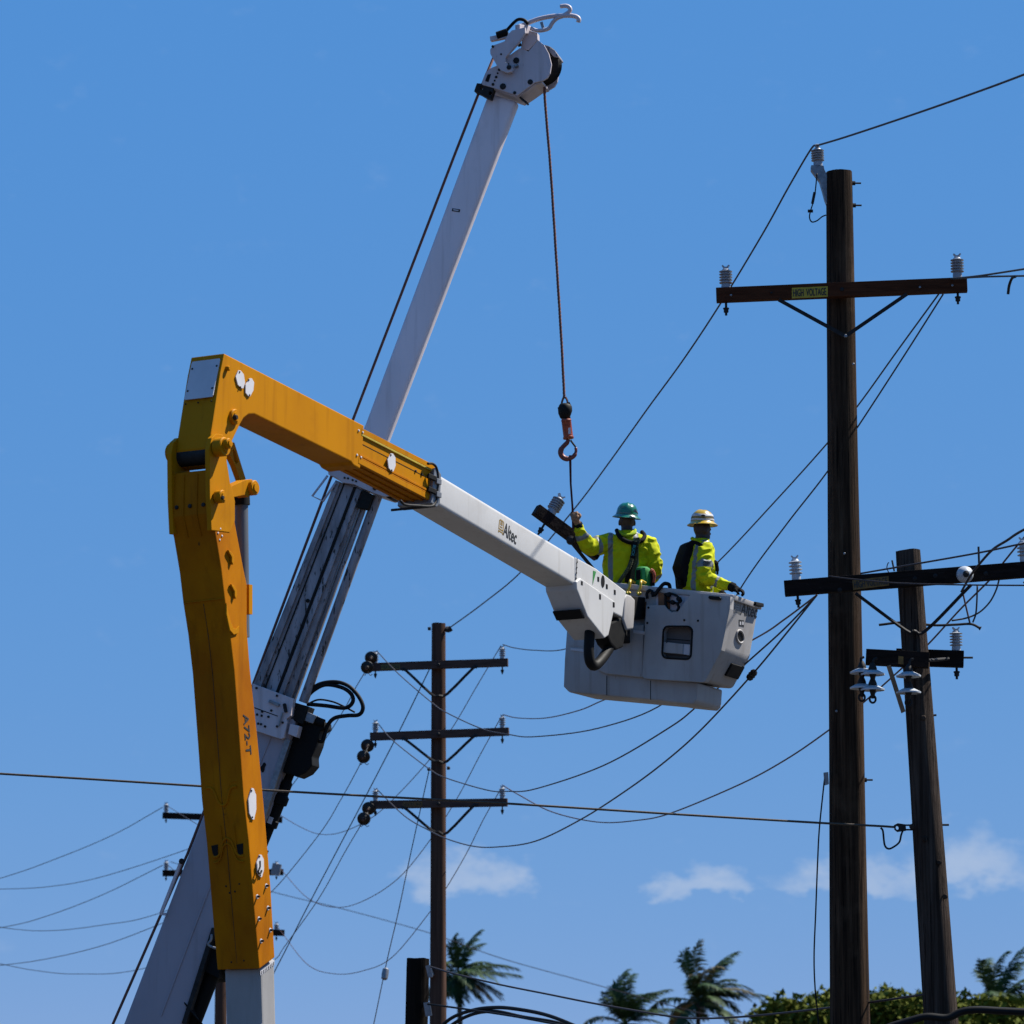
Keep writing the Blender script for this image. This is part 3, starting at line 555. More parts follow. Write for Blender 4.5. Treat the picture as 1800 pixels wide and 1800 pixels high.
# lines going right
wire('upper of two lines leaving the right end of the red crossarm', [(1668, 490), (1720, 485), (1800, 473), (1900, 458), (2100, 425)], Y1 - .25, 28, .010, 'strand', group=G4)
w = wire('lower of two lines at right of the red crossarm, with a hanging tail', [(1668, 491), (1720, 487), (1800, 485), (1900, 484), (2100, 480)], Y1 - .25, 28, .010, 'strand', group=G4)
wp = wire_plane(P(1668, 491, Y1 - .25), P(2100, 480, 28))
obj('wire_tail', tube(spline([wp.at(*q) for q in ((1785, 486), (1779, 489), (1774, 502), (1772, 517))], 4), .014, 6), 'dark_steel', w)
wire('line rising gently right just above the dark crossarm', [(1513, 1008), (1600, 993), (1719, 972), (1800, 955), (1950, 925)], Y2 - .5, 30, .009, group=G4)
wire('level line crossing the face of the dark crossarm', [(1458, 1013), (1500, 1018), (1580, 1025), (1690, 1028), (1800, 1029), (1950, 1029)], Y2 - .28, 31, .008, group=G4)
wire('thicker line curving up right from the end of the dark crossarm', [(1690, 1040), (1706, 1012), (1722, 991), (1745, 966), (1770, 950), (1800, 931), (1900, 880)], Y2 - .5, 31, .012, group=G4)
# ---------------- palms and trees ----------------
def frond(base, d0, L, wind, droop, rng, nleaf=58):
    """One feather leaf: curved midrib with two rows of leaflets."""
    bm = bmesh.new(); n = 14; pts = [V(base)]; d = V(d0).normalized()
    for i in range(n):
        t = i / n; d = (d + wind * (.05 + .10 * t) + V((0, 0, -1)) * droop * (.05 + .16 * t)).normalized(); pts.append(pts[-1] + d * L / n)
    add_tube(bm, pts, [L * .011 * (1 - .85 * i / n) for i in range(n + 1)], 4)
    def at(s):
        x = s * n; i = min(int(x), n - 1); return pts[i].lerp(pts[i + 1], x - i), (pts[i + 1] - pts[i]).normalized()
    for k in range(nleaf):
        s = .10 + .90 * (k + .5) / nleaf; p, t = at(min(s, .999)); sd = t.cross(Z)
        sd = sd.normalized() if sd.length > .05 else V((1, 0, 0)); up = sd.cross(t)
        ll = L * (.10 + .17 * sin(pi * min(1, s * .92 + .06))) * rng.uniform(.8, 1.1)
        for sg in (-1, 1):
            dr = (sd * sg * .75 + t * rng.uniform(.45, .8) + up * rng.uniform(.0, .22) + wind * .35 - Z * rng.uniform(.15, .5)).normalized()
            w = L * .0125; q = dr.cross(up).normalized() * w; e = p + dr * ll * .55; e2 = p + dr * ll - Z * ll * .18 + wind * ll * .10
            v_ = [bm.verts.new(c) for c in (p + q * .5, p - q * .5, e - q, e + q, e2)]
            bm.faces.new((v_[0], v_[1], v_[2], v_[3])); bm.faces.new((v_[3], v_[2], v_[4]))
    return bm
def palm(label, crown, Y, L, seed, lean, fronds, coco=True):
    rng = random.Random(seed); c = P(*crown, Y); foot = V((c.x - lean, c.y, 0)); e = thing('palm_tree', label, 'palm tree', foot, 'wind-blown palms along the horizon')
    tp = spline([foot - V((0, 0, .3)), foot.lerp(c, .35) + V((-lean * .15, 0, 0)), foot.lerp(c, .7), c], 10)
    obj('trunk', tube(tp, [.26 - .11 * i / (len(tp) - 1) for i in range(len(tp))], 10), 'trunk', e, True)
    wind = V((1.0, .2, .05))
    for (az_, el_, k, dr, dry) in fronds:
        a = radians(az_); el2 = radians(el_); d = V((cos(a) * cos(el2), sin(a) * cos(el2), sin(el2)))
        obj('frond', frond(c + d * .1, d, L * k, wind * (.5 + .5 * rng.random()), dr, rng), 'frond_dry' if dry else 'frond', e)
    if coco:
        for k in range(5): obj('coconut', lathe([(.02, -.13), (.09, -.08), (.12, 0), (.09, .08), (.02, .13)], c + V((.28 * cos(k * 1.3), .28 * sin(k * 1.3), -.30)), Z, 8), 'trunk', e, True)
def fan(seed, n=26, top=()):
    rng = random.Random(seed); out = list(top)
    for k in range(n):
        out.append((k * 360 / n + rng.uniform(-9, 9), rng.choice((62, 40, 22, 2, -18)) + rng.uniform(-8, 8), rng.uniform(.72, 1.0), rng.uniform(.55, 1.0), rng.random() < .08))
    return out
palm('slim palm rising just right of the distant three-arm pole', (806, 1712), 250, 3.6, 1, -.4, fan(11, 26, [(10, 84, .95, .25, False), (70, 76, .85, .4, False), (-5, 8, 1.15, .25, False), (10, 28, 1.15, .5, False), (200, 60, .8, .6, False), (230, -60, .6, .4, True), (190, -72, .6, .3, True), (280, -65, .6, .3, True)]), False)
palm('half-hidden palm low between the two other palms, one pale dry frond', (1098, 1800), 240, 3.6, 2, .3, fan(12, 26, [(170, 62, 1.1, .35, False), (150, 75, 1.0, .4, False), (20, 66, 1.1, .3, False), (200, 25, .9, .8, True), (0, 40, 1.1, .5, False)]))
palm('tallest palm, left of the broad green tree, one frond bent upright', (1228, 1762), 250, 4.1, 3, .3, fan(13, 26, [(165, 70, 1.05, -.1, True), (25, 78, 1.1, .15, False), (60, 70, 1.0, .3, False), (5, 55, 1.0, .9, False), (-10, 25, 1.2, .45, False), (185, 10, .5, .8, True)]))
palm('palm at the right edge behind the leaning pole', (1752, 1768), 240, 4.1, 4, .3, fan(14, 26, [(30, 80, 1.15, .1, False), (70, 72, 1.0, .3, False), (160, 60, .95, .7, False), (10, 50, 1.1, .5, False), (-20, 58, 1.0, .6, False)]))
def leafy(label, cu, top_v, Y, rx, ry, rz, n, seed):
    rng = random.Random(seed); t = P(cu, top_v, Y); cz = t.z - rz; c = V((t.x, t.y, cz)); e = thing('broadleaf_tree', label, 'tree', V((c.x, c.y, 0)), 'broad green trees along the horizon')
    bm = bmesh.new(); tr = spline([V((c.x, c.y, -.3)), V((c.x + .2, c.y, cz * .35)), V((c.x - .1, c.y, cz * .75)), V((c.x, c.y, cz))], 6); add_tube(bm, tr, [.45 - .3 * i / (len(tr) - 1) for i in range(len(tr))], 10)
    clumps = []
    for k in range(70):
        u = V((rng.gauss(0, 1), rng.gauss(0, 1), rng.gauss(0, 1))).normalized(); u.z = abs(u.z) * 1.0 - .25; q = rng.uniform(.55, 1.0)
        clumps.append((c + V((u.x * rx, u.y * ry, u.z * rz)) * q, rng.uniform(.65, 1.35) * rz * .26))
    for q, r in clumps[::3]: add_tube(bm, spline([tr[6], tr[10].lerp(q, .5) - Z * .2, q], 4), [.13 - .011 * i for i in range(9)], 6)
    obj('trunk', bm, 'trunk', e, True)
    verts, faces = [], []
    for i in range(n):
        q, r = rng.choice(clumps); d = V((rng.gauss(0, 1), rng.gauss(0, 1), rng.gauss(0, 1) * .8)); d = d.normalized() * r * (rng.random() ** .4) * 1.15; p = q + d
        a = V((rng.gauss(0, 1), rng.gauss(0, 1), rng.gauss(0, .7))).normalized(); b = a.cross(V((rng.gauss(0, 1), rng.gauss(0, 1), rng.gauss(0, 1)))).normalized(); s = rng.uniform(.14, .26)
        j = len(verts); verts += [p - a * s, p + b * s * .5, p + a * s, p - b * s * .5]; faces.append((j, j + 1, j + 2, j + 3))
    me = bpy.data.meshes.new('crown'); me.from_pydata([tuple(v_) for v_ in verts], [], faces); obj('crown', me, 'leaf', e)['kind'] = 'stuff'
leafy('broad rounded green tree between the tallest palm and the tall pole', 1440, 1722, 180, 3.9, 3.5, 3.2, 26000, 5)
leafy('broad green tree filling the gap between the tall and leaning poles', 1575, 1716, 175, 2.6, 3, 3.0, 20000, 6)
leafy('low green tree right of the leaning pole under the right palm', 1745, 1728, 165, 3.6, 3, 2.8, 24000, 7)
# ---------------- yellow articulated aerial lift ----------------
TH = radians(60)
HD = V((cos(TH), sin(TH), 0)); NS = V((sin(TH), -cos(TH), 0))       # boom runs right and away; NS = outward normal of the sunlit side
S = Plane(P(430, 720, 30.1), NS)
def side(pts, off=0.0): return [S.at(u, v, off) for u, v in pts]
lift_foot = S.at(440, 1800, -.25); lift_foot = V((lift_foot.x + .05, lift_foot.y + .1, 0))
lift = thing('aerial_lift', 'yellow articulated boom lift with white arm tip carrying a white work bucket', 'boom lift', lift_foot)
WL, WU = .42, .335                                                      # widths of lower and upper boom
# lower boom (outer skin), offset a little proud of the upper boom
OL = .045
low_pts = [(371.5, 866), (373, 825), (398, 825), (411, 872), (413, 920), (428, 1000), (434, 1028), (434, 1105), (440, 1180), (453, 1300), (466, 1440), (476, 1560), (483, 1683), (456, 1703), (447, 1600), (437, 1480), (428, 1400), (421, 1300), (412, 1180), (404, 1110), (395, 1052), (389, 1000), (379, 940), (371, 902)]
lower = obj('lower_boom', prism(side(low_pts, OL), -NS * WL, .008), 'yellow_old', lift, label='long lower boom, yellow with grimy shaded face')
ins = side([(483, 1684), (486, 1800), (489, 1905), (463, 1905), (460, 1800), (457, 1702)], OL - .03)
lower_ins = obj('lower_insert', prism(ins, -NS * (WL - .06), .03, 3), 'insert', lift, label='white insulating sleeve below the yellow boom')
# collar of small arrows on the sleeve
colr = obj('decal_band', prism(side([(457.6, 1705), (482.4, 1686.5), (482.6, 1696), (458.2, 1715)], OL - .027), -NS * .002), 'plate', lower_ins)
for k in range(8):
    u = 460 + k * 3.0; v = 1708 - k * 2.25; obj('mark', prism(side([(u, v + 5), (u + .9, v + 4.3), (u + .9, v - 1.7), (u, v - 1)], OL - .0245), -NS * .002), 'ink', lower_ins)
# elbow ears of the lower boom: near and far cheek with a bridge between
def ear(off, wid): return prism(side([(368, 790), (372, 770), (381, 762), (392, 764), (398, 776), (399, 812), (405, 850), (413, 880), (413, 915), (404, 936), (372, 932), (369, 870)], off), -NS * wid, .005)
obj('elbow_cheek', ear(OL + .004, .045), 'yellow', lift); far = ear(OL + .004, .045); bmesh.ops.translate(far, verts=far.verts[:], vec=-NS * (WL - .037)); obj('elbow_cheek', far, 'yellow', lift)
# back cover plate below the elbow pin (the shaded face seen towards the camera)
CN = -HD                                                             # normal of the shaded end faces
def back(u0, u1, off=.004):  return None
# long weld seam and bolts on the shaded face of the lower boom
def backpt(u, v, t, off=.003):
    """Point on the shaded back face: boom edge pixel (u, v), fraction t across the width."""
    return S.at(u, v, OL) - NS * WL * t + CN * off
edge = [(389, 1000), (395, 1052), (404, 1110), (412, 1180), (421, 1300), (428, 1400), (437, 1480), (447, 1600), (456, 1700)]
def edge_u(v):
    for (a, b), (c, d) in zip(edge, edge[1:]):
        if b <= v <= d: return a + (c - a) * (v - b) / (d - b)
    return edge[0][0] if v < 1000 else edge[-1][0]
def bseg(v0, v1, t0, t1, n=10, off=.004): return [backpt(edge_u(v0 + (v1 - v0) * k / n), v0 + (v1 - v0) * k / n, t0 + (t1 - t0) * k / n, off) for k in range(n + 1)]
obj('weld_seam', tube(bseg(1058, 1692, .52, .52, 30, .000), .0028, 5), 'dark_steel', lower)
for t in (.30, .62): obj('weld_seam', tube(bseg(1450, 1495, t, t, 4), .006, 5), 'yellow_old', lower)
obj('weld_seam', tube(bseg(1052, 1054, .02, .98, 8), .006, 5), 'yellow_old', lower)
for vc, sg in ((1398, 1), (1488, -1)):
    pts = []
    for k in range(21):
        a = -1 + 2 * k / 20; t = .5 + .36 * a; v = vc + sg * 16 * (1 if abs(a) < .4 else -1) * abs(cos(pi * min(1, abs(a) * 1.25))) ** .6
        pts.append(backpt(edge_u(v), v, t, .004))
    obj('weld_seam', tube(pts, .011, 6), 'yellow_old', lower)
    obj('weld_seam', tube([q + V((0, 0, .045 * sg)) for q in pts], .006, 6), 'yellow_old', lower)
for t, v in ((.30, 1553), (.62, 1556), (.42, 1566), (.55, 1568), (.35, 1688), (.65, 1690)): bolt(lower, backpt(edge_u(v), v, t, 0), CN, .008, .005, 'grease')
for t in (.20, .80): obj('drain_slot', prism([backpt(edge_u(v), v, t + dt, .005) for dt, v in ((-.07, 1482), (.09, 1484), (.07, 1498), (.03, 1503), (-.05, 1500))], CN * -.02), 'black', lower)
# ribbed back cover
for t in (.34, .66):
    pts = [S.at(u, v, OL) - NS * WL * t + CN * .006 for u, v in ((373, 830), (371.5, 866), (371, 902), (379, 940))]
    obj('weld_seam', tube(pts, .006, 5), 'yellow_old', lower)
for t in (.18, .5, .82): bolt(lower, S.at(371, 886, OL) - NS * WL * t, CN, .018, .012, 'dark_steel')
cov = obj('end_plate', prism([S.at(u, v, OL - .05) + CN * .0 for u, v in ((373, 828), (381, 826), (381, 845), (372, 868))], -NS * (WL - .10), .004), 'yellow_old', lift)
# embossed oval recesses and fasteners on the lit side
for (u, v) in ((402, 978), (407, 1038)):
    pts = [(u - 4, v - 11), (u + 1, v - 8), (u + 6, v), (u + 6, v + 9), (u + 4, v + 15), (u + 2, v + 10), (u + 2, v + 2), (u - 3, v - 7)]
    obj('lifting_lug', prism(side(pts, OL + .002), NS * .022, .004), 'yellow', lower)
obj('reinforcement', prism(side([(396, 1060), (402, 1090), (408, 1104), (413, 1106), (418, 1100), (417, 1113), (409, 1116), (402, 1108), (396, 1080)], OL + .001), NS * .014, .003), 'yellow', lower)
for u, v in ((383, 937), (387, 929.5), (390, 942), (386, 949)): bolt(lower, S.at(u, v, OL), NS, .009, .006, 'plate')
obj('conduit', bar(S.at(436.5, 1028, OL - .08), S.at(436.5, 1080, OL - .08), .05, .05, NS), 'yellow', lower)
def hexplate(parent, c, w, h, off, lean=0.0, m='plate'):
    u, v = c; pts = [(-.15, -1), (.35, -.96), (.95, -.55), (1, .35), (.45, 1), (.0, .98), (-.75, .6), (-1, -.3)]
    pl_ = obj('access_plate', prism(side([(u + x * w + y * lean, v + y * h) for x, y in pts], off + .002), NS * .010, .002), m, parent)
    for x, y in ((-.0, -.82), (.2, .84)): bolt(pl_, S.at(u + x * w, v + y * h, off + .012), NS, .008, .006, 'dark_steel')
    return pl_
hexplate(lower, (442, 1413), 7, 28, OL); hp = hexplate(lower, (456, 1522), 6.5, 20, OL)
obj('latch', tube(spline([S.at(u, v, OL + .03) for u, v in ((457, 1513), (457, 1524), (454, 1532), (457, 1536), (460, 1530))], 4), .008, 6), 'dark_steel', hp)
for u, v in ((468, 1557), (452, 1576), (471, 1596), (455, 1615), (475, 1635), (459, 1654)): bolt(lower, S.at(u, v, OL), NS, .019, .004, 'plate', 'washer', 14); bolt(lower, S.at(u, v, OL + .003), NS, .010, .028, 'dark_steel')
lettering(lower, 'A72-T', S.at(427, 1256, OL), S.at(432.5, 1327, OL), NS, 15 * .0052, 'ink', .002, bold=.035)
# upper boom elbow casting
up_pts = [(394, 621), (640, 748), (637, 793), (633, 824), (621, 817), (617, 811), (447, 727.5), (437, 728), (428, 735), (422, 746), (404, 784), (398, 806), (386, 822), (373, 812), (368, 786), (371, 760), (387, 656)]
upper = obj('upper_boom', prism(side(up_pts), -NS * WU, .010), 'yellow', lift, smooth=None, label='bright yellow elbow boom')
# pale cover on the end face
def endpt(t, v, off): 
    a, b = S.at(394, 621), S.at(371, 760); p_ = a.lerp(b, (v - 621) / 139.0); return p_ - NS * WU * t + CN * off
nrm_end = (S.at(371, 760) - S.at(394, 621)).cross(NS).normalized()
if nrm_end.y > 0: nrm_end = -nrm_end
def endq(t, v, off): 
    a, b = S.at(394, 621), S.at(387, 656) + (S.at(387, 656) - S.at(394, 621)) * 3.2; return a.lerp(b, (v - 621) / 147.0) - NS * WU * t + nrm_end * off
ep = obj('end_cover', prism([endq(t, v, .009) for t, v in ((.09, 630), (.91, 630), (.93, 633), (.93, 694), (.91, 697), (.09, 697), (.07, 694), (.07, 633))], -nrm_end * .008), 'plate', upper, label='pale cover plate on the boom end')
for t in (.13, .87):
    for v in (643, 682): bolt(ep, endq(t, v, .009), nrm_end, .009, .006, 'dark_steel')
for t in (.1, .5, .88): bolt(upper, endq(t, 704, 0), nrm_end, .007, .006, 'grease')
hexplate(upper, (421, 667), 7.5, 16, 0, 2); hexplate(upper, (437, 681), 7.5, 16, 0, -2)
bolt(upper, S.at(398, 648), NS, .022, .035, 'yellow', 'stud'); 
pin(lift, S.at(410, 733), NS, .066, .030, 'yellow'); bolt(lift, S.at(410, 734, .02), NS, .024, .04, 'dark_steel')
pin(lift, S.at(387, 786, OL + .045), NS, .080, .055, 'yellow'); pin(lift, S.at(389, 781, OL + .06), NS, .045, .085, 'yellow')
pin(lift, S.at(387, 873, OL + .045), NS, .055, .035, 'yellow'); bolt(lift, S.at(387, 875, OL + .06), NS, .02, .035, 'dark_steel')
pin(lift, S.at(386, 788, OL) - NS * (WL + .03), -NS, .085, .05, 'yellow')
obj('pivot_tube', tube([S.at(386, 797, OL), S.at(386, 797, OL) - NS * WL], .085, 18), 'dark_steel', lift, smooth=40)
# crank arm, drag link and cylinder at the elbow
obj('crank_arm', prism(side([(404, 858), (409, 853), (432, 843), (443, 842), (448, 853), (446, 868), (436, 874), (431, 870), (408, 875), (403, 868)], OL - .02), -NS * .10, .006), 'yellow', lift)
pin(lift, S.at(441, 858, OL - .03), NS, .064, .05, 'yellow')
lk = side([(404, 776), (412, 778), (432, 842), (424, 848), (413, 818), (404, 800)], OL - .30)
obj('drag_link', prism_holes(lk, [[S.at(u, v, OL - .30) for u, v in ((409, 790), (413, 792), (419, 812), (415, 816), (411, 808))]], -NS * .05), 'yellow', lift)
obj('lift_cylinder', tube([S.at(423, 862, OL - .24), S.at(426, 1120, OL - .24)], .062, 20), mat('dull_blue_steel', (.16, .18, .21), (.12, .13, .15), .5, .3, (9, 9, 2)), lift, smooth=40)
obj('cylinder_head', tube([S.at(422, 856, OL - .24), S.at(423, 888, OL - .24)], .080, 20), 'black_paint', lift, smooth=40)
# sleeve with ribs
sl_pts = [(634, 756), (762, 821), (757, 879), (628, 812)]
sleeve = obj('boom_sleeve', prism(side(sl_pts, -.012), -NS * (WU - .03), .006), 'yellow', lift, label='ribbed yellow sleeve around the white boom')
def lerp2(a, b, t): return (a[0] + (b[0] - a[0]) * t, a[1] + (b[1] - a[1]) * t)
for t, h, m in ((.03, .05, 'yellow'), (.14, .018, 'sign_yellow'), (.40, .006, 'grease'), (.78, .02, 'yellow_old'), (.86, .016, 'yellow_old'), (.96, .05, 'yellow')):
    a, b = lerp2(sl_pts[0], sl_pts[3], t), lerp2(sl_pts[1], sl_pts[2], t)
    obj('rib', bar(S.at(*a, -.012), S.at(*b, -.012), h, .03 if m != 'grease' else .004, (S.at(*b) - S.at(*a)).cross(NS), .003 if m != 'grease' else 0), m, sleeve)
for t in (.2, .5, .8):
    a, b = S.at(628, 812, -.012) - NS * (WU - .03) * t, S.at(757, 879, -.012) - NS * (WU - .03) * t
    obj('rib', bar(a, b, .025, .03, NS), 'yellow_old', sleeve)
hexplate(sleeve, (687, 813), 7, 16, .004)
for u, v in ((730, 828), (741, 834), (728, 850), (739, 856)): bolt(sleeve, S.at(u, v, -.012), NS, .012, .012, 'dark_steel')
for u, v in ((630, 757), (637, 760), (627, 800), (634, 804)): bolt(upper, S.at(u, v), NS, .011, .010, 'plate')
# grey collar with latches
collar = obj('collar', prism(side([(764, 822), (771, 826), (776, 834), (774, 884), (768, 892), (758, 884), (761, 862)], .03), -NS * (WU + .03), .010), 'steel', lift)
obj('guard_rail', tube(spline([S.at(u, v, .03) for u, v in ((752, 815), (760, 815), (767, 822), (770, 840), (768, 870), (765, 884), (757, 890), (735, 889), (712, 887), (704, 880))], 5), .012, 8), 'dark_steel', collar, True)
obj('guard_rail', tube([S.at(757, 890, .03), S.at(757, 890, .03) - NS * .42], .012, 8), 'dark_steel', collar)
for v in (838, 861): obj('latch', bar(S.at(752, v - 2, .012), S.at(766, v + 4, .045), .045, .03, Z, .005), 'dark_steel', collar)
for v in (845, 868): obj('latch', bar(S.at(766, v, .04), S.at(774, v + 3, .04), .05, .03, Z, .005), 'steel', collar)
# white fibreglass tip section
WT = .33
tip = obj('boom_tip', prism(side([(766, 830), (1015, 981), (1012, 1030), (764, 884)], -.02), -NS * WT, .035, 4), 'fibreglass', lift, smooth=30, label='white fibreglass boom section with maker lettering')
lettering(tip, 'Altec', S.at(884, 940, -.02), S.at(906.5, 957, -.02), NS, 24 * mpp(34.2), 'ink', .002)
emblem(tip, S.at(875.5, 935, -.02), S.at(884, 940.5, -.02), NS, 25 * mpp(34.2), 'gold')
# knuckle: upper cheek plate and lower housing
kn = obj('knuckle_plate', prism(side([(1011, 979), (1048, 999.5), (1101, 1040), (1097, 1062), (1094, 1085), (1080, 1078), (1011, 1022)], -.015), -NS * (WT - .02), .012), 'fibreglass', lift, label='white drilled knuckle plate')
hs_ = obj('knuckle_housing', prism(side([(1013, 1022), (1021, 1016), (1082, 1058), (1079, 1076), (1070, 1117), (1063, 1122), (1033, 1084), (1014, 1036)], .012), -NS * (WT + .02), .016, 3), 'fibreglass', lift, label='white lower knuckle housing')
obj('step_pad', prism([S.at(u, v, .012) - NS * t for u, v, t in ((1031, 1085, .02), (1024, 1070, .02), (1024, 1070, WT), (1031, 1085, WT))], CN * .01 - Z * .012), 'black', hs_)
for u, v, w_, h_ in ((1023, 1025, 1.6, 4), (1055, 1049, 1.6, 5), (1079, 1063, 1.6, 5)):
    obj('slot', prism(side([(u - w_, v - h_), (u + w_, v - h_ + 1), (u + w_, v + h_), (u - w_, v + h_ - 1)], .014), -NS * .004), 'black', hs_)
for u, v, w_, h_ in ((1052, 1018, 1.5, 4.5), (1067, 1031, 1.5, 4.5), (1081, 1041, 1.5, 4.5)):
    obj('slot', prism(side([(u - w_, v - h_), (u + w_, v - h_ + 1), (u + w_, v + h_), (u - w_, v + h_ - 1)], -.012), -NS * .004), 'black', kn)
obj('slot', prism(side([(1060 + 3.2 * cos(a), 1022 + 11 * sin(a)) for a in [k * pi / 6 for k in range(12)]], -.012), -NS * .004), 'black', kn)
obj('slot', prism(side([(1043, 1003), (1048, 1005), (1044, 1020), (1042, 1028)], -.012), -NS * .004), 'bag', kn)
for k in range(4): bolt(tip, S.at(1014.5 - k * .6, 988 + k * 9.5, -.012), NS, .008, .006, 'dark_steel')
obj('joint_seam', prism(side([(1014, 981), (1015.2, 981.6), (1012.4, 1029), (1011.4, 1028.4)], -.0135), -NS * .003), 'grease', tip)
# pedestal that carries the boom (below the frame)
bt = S.at(474, 1905, OL - .25)
obj('turret', prism([V((bt.x, bt.y, 0)) + V((cos(a) * .55, sin(a) * .55, .9)) for a in [k * pi / 8 for k in range(16)]], V((0, 0, max(.35, bt.z - .9 - .02)))), 'white', lift)
obj('pedestal', lathe([(.9, 0), (.9, .1), (.6, .2), (.5, .9)], V((bt.x, bt.y, 0)), Z, 24), 'white', lift)

# ---------------- bucket ----------------
AB = radians(25); NB = V((-sin(AB), -cos(AB), 0)); DB = -NB                 # bucket front normal / depth direction
RB = V((cos(AB), -sin(AB), 0))                                             # along the front, to the right (towards the camera)
BF = Plane(P(1287, 1046, 36.25), NB)
def bf(pts, off=0.0): return [BF.at(u, v, off) for u, v in pts]
BD = .76
bucket_pts = [(1008, 1018), (1287, 1046), (1270, 1143), (1240, 1197), (1130, 1190), (1006, 1178)]
bm = bmesh.new(); a = [bm.verts.new(p) for p in bf(bucket_pts)]; b = [bm.verts.new(p + DB * BD) for p in bf(bucket_pts)]
bm.faces.new(a); bm.faces.new(b[::-1])
for i in range(1, len(a)): bm.faces.new((a[i], b[i], b[(i + 1) % len(a)], a[(i + 1) % len(a)]))
bmesh.ops.recalc_face_normals(bm, faces=bm.faces[:])
if (bm.faces[:][0].normal.dot(NB)) < 0: bmesh.ops.reverse_faces(bm, faces=bm.faces[:])
bevel_e = [e for e in bm.edges if len(e.link_faces) == 2]
bmesh.ops.bevel(bm, geom=bevel_e, offset=.035, segments=4, profile=.5, affect='EDGES')
me = bpy.data.meshes.new('bucket'); bm.to_mesh(me); bm.free()
bucket = obj('bucket', me, 'bucket', lift, smooth=40, label='white two-man work bucket with maker lettering at its right end')
sm = bucket.modifiers.new('wall', 'SOLIDIFY'); sm.thickness = .03; sm.offset = -1
# rim lip
def lip(pts): return pts
rim_px = [(1008, 1018), (1287, 1046)]
fr = bf(rim_px, .0); rim = [fr[0] , fr[1], fr[1] + DB * BD, fr[0] + DB * BD]
ctr = (rim[0] + rim[2]) / 2
for i in range(4):
    A_, B_ = rim[i], rim[(i + 1) % 4]; d = (B_ - A_).normalized()
    dn = (fr[1] - fr[0]).normalized().cross(DB).normalized(); dn = dn if dn.z > 0 else -dn
    obj('rim', bar(A_ - d * .02 - dn * .022, B_ + d * .02 - dn * .022, .055, .05, dn, .012), 'bucket', bucket, smooth=40)
# lower tub / scuff body
tub = obj('lower_tub', prism(bf([(997, 1092), (1132, 1102), (1131, 1188), (1226, 1200), (1224, 1231), (1218, 1238), (1205, 1237), (1176, 1234), (1165, 1232), (1098, 1226), (1000, 1217), (990, 1207), (992, 1160)], .012), DB * (BD - .08), .02, 3), 'bucket', bucket, smooth=40, label='lower white tub below the bucket')
tub2 = obj('tub_step', prism(bf([(1052, 1100), (1131, 1098), (1130, 1191), (1066, 1185), (1050, 1178)], .055), DB * .05, .014, 3), 'bucket', bucket, smooth=40)
for u, v0, v1 in ((1066, 1188, 1222), (1143, 1196, 1230)): obj('joint_line', prism(bf([(u, v0), (u + 1.2, v0), (u + 1.2, v1), (u, v1)], .0135), DB * .003), 'black_paint', tub)
obj('vent_strip', prism(bf([(1000, 1126), (1026, 1128), (1026, 1137), (1000, 1135)], .016), DB * .006), 'bucket', tub)
obj('vent_strip', prism(bf([(1003, 1139), (1026, 1141), (1026, 1146), (1003, 1143)], .020), DB * .01), 'plate', tub)
# front door panel with its window
hole = []
for (cx, cy, a0) in ((1208, 1110, -90), (1206, 1150, 0), (1173, 1148, 90), (1175, 1110, 180)):
    for k in range(5): an = radians(a0 + 90 * k / 4); hole.append((cx + 9 * cos(an), cy + 9 * sin(an)))
dp = [(1136, 1064), (1168, 1064), (1173, 1071), (1179, 1076), (1191, 1076), (1216, 1042), (1284, 1048.5), (1283, 1070), (1268, 1143), (1239, 1198), (1235, 1199), (1150, 1194), (1132, 1192), (1129, 1188)]
door = obj('front_panel', prism_holes(bf(dp, .10), [bf(hole, .10)], DB * .095), 'bucket', bucket, label='large front panel with a window-like recess')
rg = [BF.at(u, v, .10) for u, v in hole]; obj('window_frame', tube(rg + rg[:2], .010, 6, False), 'black', door, True)
obj('recess_shade', prism(bf([(1160, 1098), (1218, 1098), (1218, 1162), (1160, 1162)], .008), DB * .004), mat('recess_shade_grey', (.20, .19, .19), (.16, .15, .15), .7, spec=.1), door)  # dark sheet behind the window: shade of the recess painted as grey colour
obj('step_block', prism(bf([(1166, 1128), (1201, 1132), (1200, 1150), (1165, 1147)], .075), DB * .07, .006), 'bucket', door)
obj('step_block', prism(bf([(1201, 1132), (1213, 1133), (1212, 1152), (1200, 1150)], .06), DB * .05, .004), 'plate', door)
obj('grab_wire', tube([BF.at(1172, 1130, .08), BF.at(1172, 1123, .08), BF.at(1213, 1126, .08)], .006, 6), 'dark_steel', door)
for u, v in ((1140, 1068), (1138, 1095), (1203, 1090), (1227, 1091)): bolt(door, BF.at(u, v, .10), NB, .012, .008, 'dark_steel')
obj('grip', prism(bf([(1246 + 2, 1047.5), (1266, 1049), (1269, 1052), (1267, 1055.5), (1249, 1054), (1246, 1051)], .104), NB * .025, .006), 'black', door)
